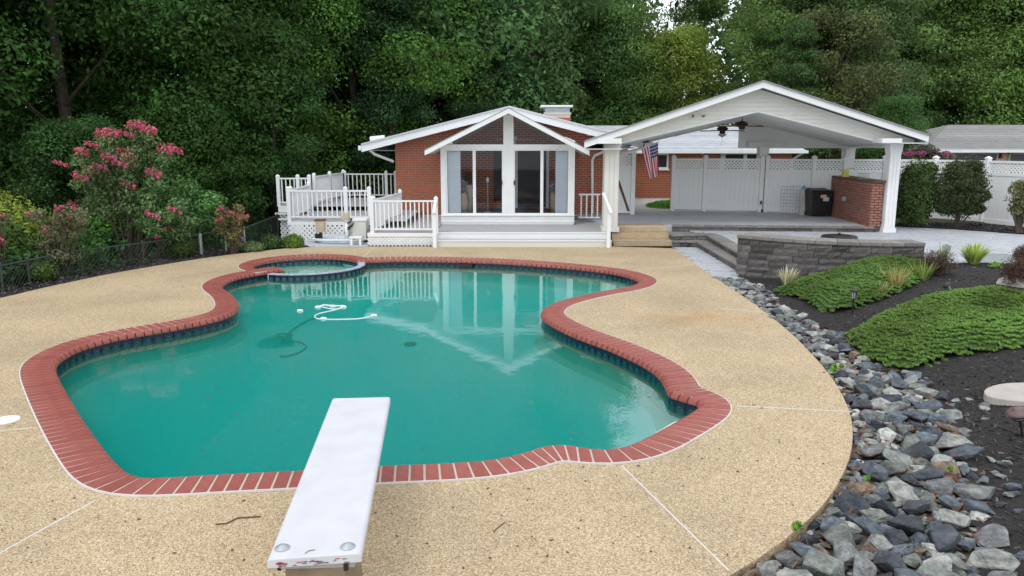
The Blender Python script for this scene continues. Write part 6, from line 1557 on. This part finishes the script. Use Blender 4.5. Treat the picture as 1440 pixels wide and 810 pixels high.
# junipers: mounds with a needle surface
m_gcbase = M('groundcover_base', (.045, .085, .02), .95, .4, 12, 1, 40)
def mound(label, outline_px, z0, hgt, seed, n, col):
    P = catmull([W(*p, z0)[:2] for p in outline_px], True, 5); xs = [p.x for p in P]; ys = [p.y for p in P]
    def ed(x, y):
        q = Vector((x, y, 0)); return min((q - p).length for p in P)
    def zf(x, y):
        d = ed(x, y); return zbed(x, y) - .02 + hgt * (1 - math.exp(-d / .22)) * (1 + .35 * noise.noise(Vector((x * 1.1, y * 1.1, seed)))) + .045 * noise.noise(Vector((x * 4, y * 4, seed))) + .03 * noise.noise(Vector((x * 11, y * 11, seed)))
    mb = MB(); idx = {}
    X, Y = np.arange(min(xs), max(xs), .07), np.arange(min(ys), max(ys), .07)
    for j, y in enumerate(Y):
        for i, x in enumerate(X):
            if inside(x, y, P): idx[(i, j)] = len(mb.v); mb.v.append((x, y, zf(x, y)))
    for (i, j) in list(idx):
        q = [(i, j), (i + 1, j), (i + 1, j + 1), (i, j + 1)]
        if all(k in idx for k in q): mb.f.append(tuple(idx[k] for k in q)); mb.mi.append(0)
    b = Vector((sum(xs) / len(xs), sum(ys) / len(ys), z0)); t = thing('creeping_juniper', label, 'ground cover', b)
    obj('mat', mb, m_gcbase, t, smooth=True, fix=False)
    V = np.array(mb.v); g = np.random.default_rng(seed); k = g.integers(0, len(V), n); c = V[k] + g.uniform(-.035, .035, (n, 3)) * (1, 1, .3)
    gz = np.array([noise.noise(Vector((c[i, 0] * 9, c[i, 1] * 9, seed))) for i in range(n)]); c[:, 2] += .02 + .035 * gz * (gz > 0)
    a = g.normal(size=(n, 3)) * (1, 1, .55); a[:, 2] = np.abs(a[:, 2]) + .25; a /= np.linalg.norm(a, axis=1, keepdims=True); nm = g.normal(size=(n, 3)) * .6 + (0, 0, 1); nm -= a * (a * nm).sum(1, keepdims=True); nm /= np.linalg.norm(nm, axis=1, keepdims=True); w = np.cross(nm, a)
    L = .0095 + .013 * g.random(n); a *= L[:, None]; w *= (L * .42)[:, None]
    me = quads('needles', np.stack([c - a * .5, c + w, c + a, c - w], axis=1) - np.array(b), m_gc); o = bpy.data.objects.new('needles', me); o.location = b; o.color = (*col, 1); link(o, t)
    return t
mound('nearer wide mound of bright green creeping juniper on the dark mulch', [(1190, 462), (1212, 454), (1250, 444), (1300, 437), (1345, 435), (1400, 438), (1430, 445), (1475, 450), (1530, 460), (1540, 485), (1440, 492), (1390, 496), (1340, 498), (1285, 506), (1243, 505), (1212, 485)], .12, .30, 3, 150000, (.165, .275, .065))
mound('farther green creeping juniper mound in front of the seat wall', [(1088, 403), (1110, 398), (1140, 393), (1180, 390), (1230, 388), (1275, 388), (1300, 390), (1312, 398), (1300, 408), (1288, 415), (1262, 422), (1225, 430), (1175, 433), (1148, 425), (1118, 410)], .12, .28, 5, 105000, (.15, .26, .065))
# blade plants
def blades(name, label, cat, base, n, L, w, col, seed, droop=.6, upb=1.0, z0=0):
    g = random.Random(seed); b = Vector(base); t = thing(name, label, cat, b); mb = MB()
    for k in range(n):
        a = g.uniform(0, 6.283); r = g.uniform(.0, .09); ll = L * g.uniform(.6, 1.1); d = Vector((math.cos(a), math.sin(a), 0)); sd_ = Vector((-d.y, d.x, 0)) * w / 2; p = b + d * r; lean = g.uniform(.15, .75)
        pts = []
        for i in range(5):
            u = i / 4; pts.append(p + d * (ll * lean * u) + Vector((0, 0, ll * (upb * u - droop * lean * u * u))))
        vs = []
        for i, q in enumerate(pts): ww = (1, 1, .85, .55, .08)[i]; vs += [q - sd_ * ww, q + sd_ * ww]
        mb.add(vs, [(2 * i, 2 * i + 1, 2 * i + 3, 2 * i + 2) for i in range(4)])
    o = obj('leaves', mb, m_leafs, t, fix=False); o.color = (*col, 1); return t
def bedpt(px_, py_):
    p = W(px_, py_, .15); return Vector((p.x, p.y, zbed(p.x, p.y)))
blades('variegated_grass', 'pale cream striped grass tuft at the foot of the seat wall', 'grass tuft', bedpt(1108, 391), 90, .42, .026, (.62, .60, .38), 1)
blades('daylily', 'yellow green arching daylily clump at the terrace edge', 'daylily', bedpt(1367, 386), 300, .50, .028, (.42, .50, .13), 2)
blades('daylily', 'thin sparse yellow green daylily left of the bigger clump', 'daylily', bedpt(1325, 380), 30, .4, .022, (.30, .38, .12), 3)
blades('ornamental_grass', 'upright tan and green grass tuft between the two junipers', 'grass tuft', bedpt(1258, 416), 90, .50, .014, (.32, .25, .10), 4, droop=.3)
blades('ornamental_grass', 'green grass tuft with dry stalks before the brown bush', 'grass tuft', bedpt(1296, 408), 110, .42, .016, (.20, .26, .07), 5, droop=.4)
blades('ornamental_grass', 'short straw coloured grass beside the slender path light', 'grass tuft', bedpt(1236, 422), 30, .34, .010, (.38, .30, .16), 6, droop=.3)
for px_, py_, w_, h_, lab, c, tw in ((1313, 402, 58, 36, 'brown dried lavender bush behind the nearer juniper', (.085, .055, .04), 1), (1428, 420, 50, 44, 'larger brown dried bush at the right edge of the bed', (.10, .055, .04), 1), (1436, 388, 30, 30, 'dull green and brown bush beside the boulder', (.09, .07, .04), 1)):
    b = bedpt(px_, py_); s = b.y / FPX; rx = w_ / 2 * s; h = h_ * s
    plant('dried_bush', lab, 'bush', b, [(0, 0, h * .5, rx, rx * .8, h * .5)], 3600, .03, c, 90, up=.6, shell=.2, asp=.16, twig=.006)
for px_, py_, lab, s_ in ((1172, 524, 'small bright green weed among the rocks beside the deck', .09), (1183, 518, 'tiny pale weed sprouting between two rocks', .06), (1120, 745, 'small green weed at the deck edge near the tip', .06), (1219, 677, 'tiny green weed between large rocks near the deck tip', .05), (1335, 664, 'tiny yellow green weed among the rocks by the mulch', .05)):
    b = W(px_, py_, .0); plant('weed', lab, 'weed', b, [(0, 0, s_ * .6, s_ * .5, s_ * .5, s_ * .5)], 70, s_ * .28, (.14, .30, .04), 0)
b = bedpt(1398, 392); plant('seedling', 'low bright green seedling on the mulch beside the brown bush', 'plant', b, [(0, 0, .05, .14, .1, .06)], 260, .03, (.14, .28, .05), 0)
# right fence shrubs
def fenceshrub(px_, py_, w_, h_, lab, col, n, seed, z0f, zb, size=.042, cat='shrub', name='fence_shrub', stems=14, shell=.7):
    b = W(px_, py_, zT + .03); s = b.y / FPX; rx = w_ / 2 * s; h = h_ * s
    return plant(name, lab, cat, b, [(0, 0, h * (z0f + (1 - z0f) / 2), rx * .9, rx * .75, h * (1 - z0f) / 2)] + clumps(26, rx * .85, rx * .7, h * (1 - z0f) * .85, rx * .22, rx * .36, seed, h * (z0f + .06), prof=lambda t: .75 + .3 * math.sin(t * 3)), int(n * 1.8), size, col, stems, shell=shell, twig=.03)
fenceshrub(1284, 318, 58, 90, 'dark leafy shrub between the right column and the round shrub', (.08, .13, .04), 14000, 81, .02, 0)
fenceshrub(1345, 320, 76, 94, 'large rounded dark shrub on a short stem before the white fence', (.065, .09, .035), 18000, 82, .17, 0, size=.036, stems=8)
V = leaves([(0, 0, 1.95, .75, .5, .12)], 900, .036, 4); 
fs = fenceshrub(1432, 327, 46, 74, 'sparse reddish green nandina shrub at the right edge', (.16, .17, .07), 1300, 83, .3, 0, size=.04, stems=20, shell=.2)
b = W(1432, 325, zT); V = leaves([(-.1, -.2, 1.15, .25, .2, .16)], 300, .03, 9); o = bpy.data.objects.new('red_leaves', quads('red_leaves', V, m_pink)); o.location = b; o.color = (.45, .05, .05, 1); link(o, fs)
b = F(1300, 238, 27.5); b.z = .3; plant('pink_shrub', 'pink flowering shrub showing over the fence before the garage', 'shrub', b, clumps(14, .9, .5, .5, .2, .3, 85, 1.75), 2600, .05, (.10, .10, .06), 8, fl=([(x, -.3, 2.12, .2, .15, .1) for x in (-.7, -.3, .2, .5)], 500, .035, (.40, .10, .22)))
# path lights
def lathe_light(base, h, kind, label, lean=(0, 0)):
    b = Vector(base); t = thing('path_light', label, 'path light', b); T = Matrix.Rotation(lean[0], 3, 'Y') @ Matrix.Rotation(lean[1], 3, 'X'); up = T @ Vector((0, 0, 1)); top = b + up * h
    obj('stake', MB().tube([b - up * .08, top], .012, 6), m_black, t)
    if kind == 'cap':
        obj('lamp_glass', MB().lathe(top, [(.035, -.07), (.055, -.05), (.06, -.01), (.05, .01)], 14, T), m_galv, t, smooth=True)
        for k in range(3): obj('ring', MB().lathe(top + up * (-.055 + k * .022), [(.055, 0), (.068, .003), (.055, .007)], 14, T), m_bronze, t)
        obj('lamp_shade', MB().lathe(top, [(.105, 0), (.108, .012), (.085, .035), (.05, .045), (.045, .056), (.005, .06)], 20, T), M('brown_cap', (.14, .085, .085), .45, .15, 12), t, smooth=True)
    else:
        obj('lamp_glass', MB().lathe(top, [(.028, -.02), (.045, .09)], 10, T), m_galv, t)
        for k in range(6):
            a = k * 1.047; obj('rib', MB().tube([top + T @ Vector((.03 * math.cos(a), .03 * math.sin(a), -.02)), top + T @ Vector((.052 * math.cos(a), .052 * math.sin(a), .095))], .004, 4), m_black, t)
        obj('lamp_shade', MB().lathe(top, [(.058, .09), (.066, .095), (.06, .115), (.02, .13)], 12, T), m_bronze, t, smooth=True)
    return t
b = bedpt(1199, 433); lathe_light(b, .27, 'lantern', 'slender dark lantern light on a stake between the junipers')
b = bedpt(1338, 440); b.z += .22; lathe_light(b, .08, 'lantern', 'tilted lantern light half sunk in the nearer juniper', (-.75, 0))
b = W(1438, 614, .02); lathe_light(b, .25, 'cap', 'brown mushroom capped path light on the mulch at the right edge', (-.3, .05))
b = ground_left(341, 353); lathe_light(b, .32, 'cap', 'brown capped path light beside the reddish rose bush')
b = ground_left(200, 372); b.y += .4
c = bedpt(1329, 381); fo_ = thing('garden_ornament', 'grey fan shaped metal ornament on a stem before the terrace', 'ornament', c); Yo = c.y
oo = MB(); top = F(1332, 352, Yo); pts = [F(1325, 345, Yo), F(1331, 342.5, Yo), F(1338, 346, Yo), F(1336, 352, Yo), F(1330, 357, Yo), F(1325, 354, Yo)]
n6 = len(pts); oo.add([(p.x, p.y - .012, p.z) for p in pts] + [(p.x, p.y + .012, p.z) for p in pts], [tuple(range(n6)), tuple(range(n6, 2 * n6))[::-1]] + [(i, (i + 1) % n6, (i + 1) % n6 + n6, i + n6) for i in range(n6)]); obj('fan_plate', oo, m_galv, fo_, bevel=.005); obj('stem', MB().tube([c, F(1329, 358, Yo)], .01, 5), m_bronze, fo_)

# ------------------------------------------------------------------ woods: tree kinds, then copies
def tree_kind(seed, h, r, base, n, size, kind='broad'):
    g = random.Random(seed); bl = []
    for k in range(125 if kind == 'broad' else 80):
        t = g.random() ** .8
        if kind == 'broad': env = math.sin(math.pi * (.10 + .84 * t)) ** .55
        elif kind == 'cone': env = (1 - t) ** .75 + .08
        else: env = (.55 + .45 * math.sin(t * 9)) * math.sin(math.pi * (.15 + .8 * t)) ** .5
        a = g.uniform(0, 6.283); rr = r * env * (g.random() ** .4) * .88; z = base + (h - base) * t; q = g.uniform(.10, .22) * r * (1.0 if kind != 'cone' else .8) + .25
        bl.append((math.cos(a) * rr, math.sin(a) * rr, z, q * 1.25, q * 1.25, q * .75))
    V = leaves(bl, n, size, seed, .45, .45, .5, down=.25); fo = quads('crown', V, m_leaf)
    tm = MB(); H = h * .9; tm.tube([(0, 0, -1.5), (.1, 0, h * .25), (-.1, .1, h * .55), (.05, 0, H)], [.22 * h / 14, .15 * h / 14, .09 * h / 14, .03], 8)
    for k in range(16):
        q = bl[g.randrange(len(bl))]; z0 = max(.6, q[2] - g.uniform(.8, 2.4)); tm.tube([(0, 0, z0 * .9), (q[0] * .5, q[1] * .5, (z0 + q[2]) / 2), (q[0], q[1], q[2])], [.07, .04, .015], 5)
    return fo, tm.mesh('trunk', m_trunk)
KINDS = [None] * 0 + [tree_kind(1, 15, 4.6, .8, 68000, .088), tree_kind(2, 16, 4.2, 1.6, 62000, .088), tree_kind(3, 14, 5.0, .4, 68000, .085), tree_kind(4, 13, 3.4, .3, 46000, .078, 'cone'), tree_kind(5, 17, 3.6, 2.4, 44000, .095, 'layer'), tree_kind(6, 8.5, 3.4, .2, 42000, .078), tree_kind(7, 15, 4.6, .5, 105000, .062), tree_kind(8, 15, 4.8, .4, 100000, .060)]
def tree(k, x, y, s, col, label, name='broadleaf_tree', sz=1.0, group=None):
    zz = zg(x, y); t = thing(name, label, 'tree', (x, y, zz), group); rz = random.Random(int(x * 31 + y * 17)).uniform(0, 6.28)
    for nm, me in zip(('crown', 'trunk'), KINDS[k]):
        o = bpy.data.objects.new(nm, me); o.location = (x, y, zz); o.scale = (s, s, s * sz); o.rotation_euler = (0, 0, rz); o.color = (*col, 1); link(o, t)
DK = (.05, .115, .026); DG = (.065, .145, .034); BG = (.10, .19, .065); MG = (.15, .25, .07); LG = (.15, .25, .06); YGc = (.20, .27, .05); OL = (.16, .205, .06)  # darkest greens have the shadow on the left-hand trees painted in
TREES = [
 # left, near the pool fence: dark, tall
 (6, -20.5, 25, 1.45, DG, 'towering dark broadleaf tree at the left edge of the view'), (7, -15.5, 27.5, 1.35, DK, 'very dark spreading tree behind the pink crape myrtle'),
 (6, -12.0, 31, 1.35, DG, 'tall dark tree between the crape myrtle and the side decks'), (3, -9.0, 29.5, .92, (.06, .135, .035), 'conical leafy dark tree just left of the side decks'),
 (5, -10.9, 26.5, .70, DK, 'low dark tree crown behind the chain link gate'), (7, -7.0, 35, 1.2, (.10, .21, .04), 'brighter green tree rising left of the side decks'),
 (7, -17.5, 21.8, .62, DK, 'small dark tree on the slope behind the rose bush'), (3, -5.2, 33.5, .85, (.045, .105, .04), 'dark bluish conical tree behind the upper side deck'),
 (6, -24, 20, 1.1, DK, 'dark tree trunked close beyond the left edge'), (5, -13.2, 23.8, .6, (.055, .125, .035), 'low leafy tree right behind the crape myrtle'),
 # centre, behind the brick wing
 (0, -2.4, 40, 1.4, BG, 'dense blue green tree left of the gable peak'), (2, -.9, 42, 1.3, BG, 'dense blue green tree straight above the gable peak'), (3, -1.2, 37, .8, (.065, .14, .055), 'blue green conical crown just over the left roof slope'),
 (4, 3.2, 44, 1.0, OL, 'olive brown layered tree above the chimney'), (1, 4.0, 44.5, .92, MG, 'mid green tree right of the chimney'), (5, 4.6, 44, 1.05, (.08, .165, .045), 'low bright leafy tree over the chimney roofline'),
 (5, 8.9, 45, .98, YGc, 'yellow green short tree under the gap of pale sky'), (5, 7.0, 44.5, .85, (.12, .20, .05), 'low green crown behind the main house roof'),
 (1, 15.0, 43.5, .90, MG, 'tall mid green tree right of the sky gap'), (2, 17.3, 42, .84, (.10, .17, .06), 'mid green tree behind the pavilion peak'), (0, 19.5, 46, 1.08, MG, 'broad green tree over the right pavilion roof slope'), (5, 15.9, 39.6, .98, (.12, .15, .055), 'rounded olive green tree behind the right pavilion roof slope'),
 (4, 23, 46.5, .82, (.08, .15, .045), 'layered leafy tree left of the garage roof'), (2, 25.5, 47.5, 1.05, MG, 'dark tree rising behind the garage roof'), (1, 33, 46, .9, MG, 'dark tree at the right edge above the garage'), (5, 28.6, 46.5, 1.3, LG, 'bright light green tree over the right end of the garage'), (3, 13.8, 38.6, .62, (.085, .165, .05), 'small leafy tree seen below the pavilion rear beam'), (5, 17.6, 36.2, .5, (.075, .16, .045), 'low leafy tree seen past the right pavilion column'),
]
for k, x, y, s, c, lab in TREES: tree(k, x, y, s, c, lab)
g = random.Random(77)
for i, (x, y, k) in enumerate([(-26, 34, 0), (-20, 37, 2), (-14, 39, 1), (-9, 42, 0), (-4.5, 46, 2), (0, 49, 1), (4.5, 50, 0), (-30, 24, 2), (17, 49, 0), (21.5, 50, 1), (26.5, 50, 2), (33, 50, 0), (38, 47, 2), (-34, 40, 0), (16.0, 50, 4), (12.9, 57, 4), (-17, 33, 1)]):
    left = x < 0; tree(k, x, y, (1.5 if x < -6 else 1.45 if left else .9) * g.uniform(.92, 1.06), (DK if left and x < -5 else BG if x < 3 else (.12, .21, .06)), 'tall background tree crown in the rear of the woods', group='background trees in the woods behind the house')
# far wood mass
g = np.random.default_rng(12); bl = []
for k in range(240):
    x = -75 + 150 * k / 240 + g.normal(); y = 62 + g.normal() * 3 - .004 * x * x; gap = 10.5 < x < 15.5
    for z in (2, 6, 10, 14, 18) if x < 4 else (2, 6, 9.5, 12.5):
        if gap and z > 8: continue
        bl.append((x, y, z + g.normal() * .8, 2.3, 1.6, 2.2))
V = leaves(bl, 120000, .30, 99, .3, .5); o = bigstuff('far_woods', V, m_leaf, 'mass of dark leafy woods far behind the houses', 'woods', (.07, .14, .05))
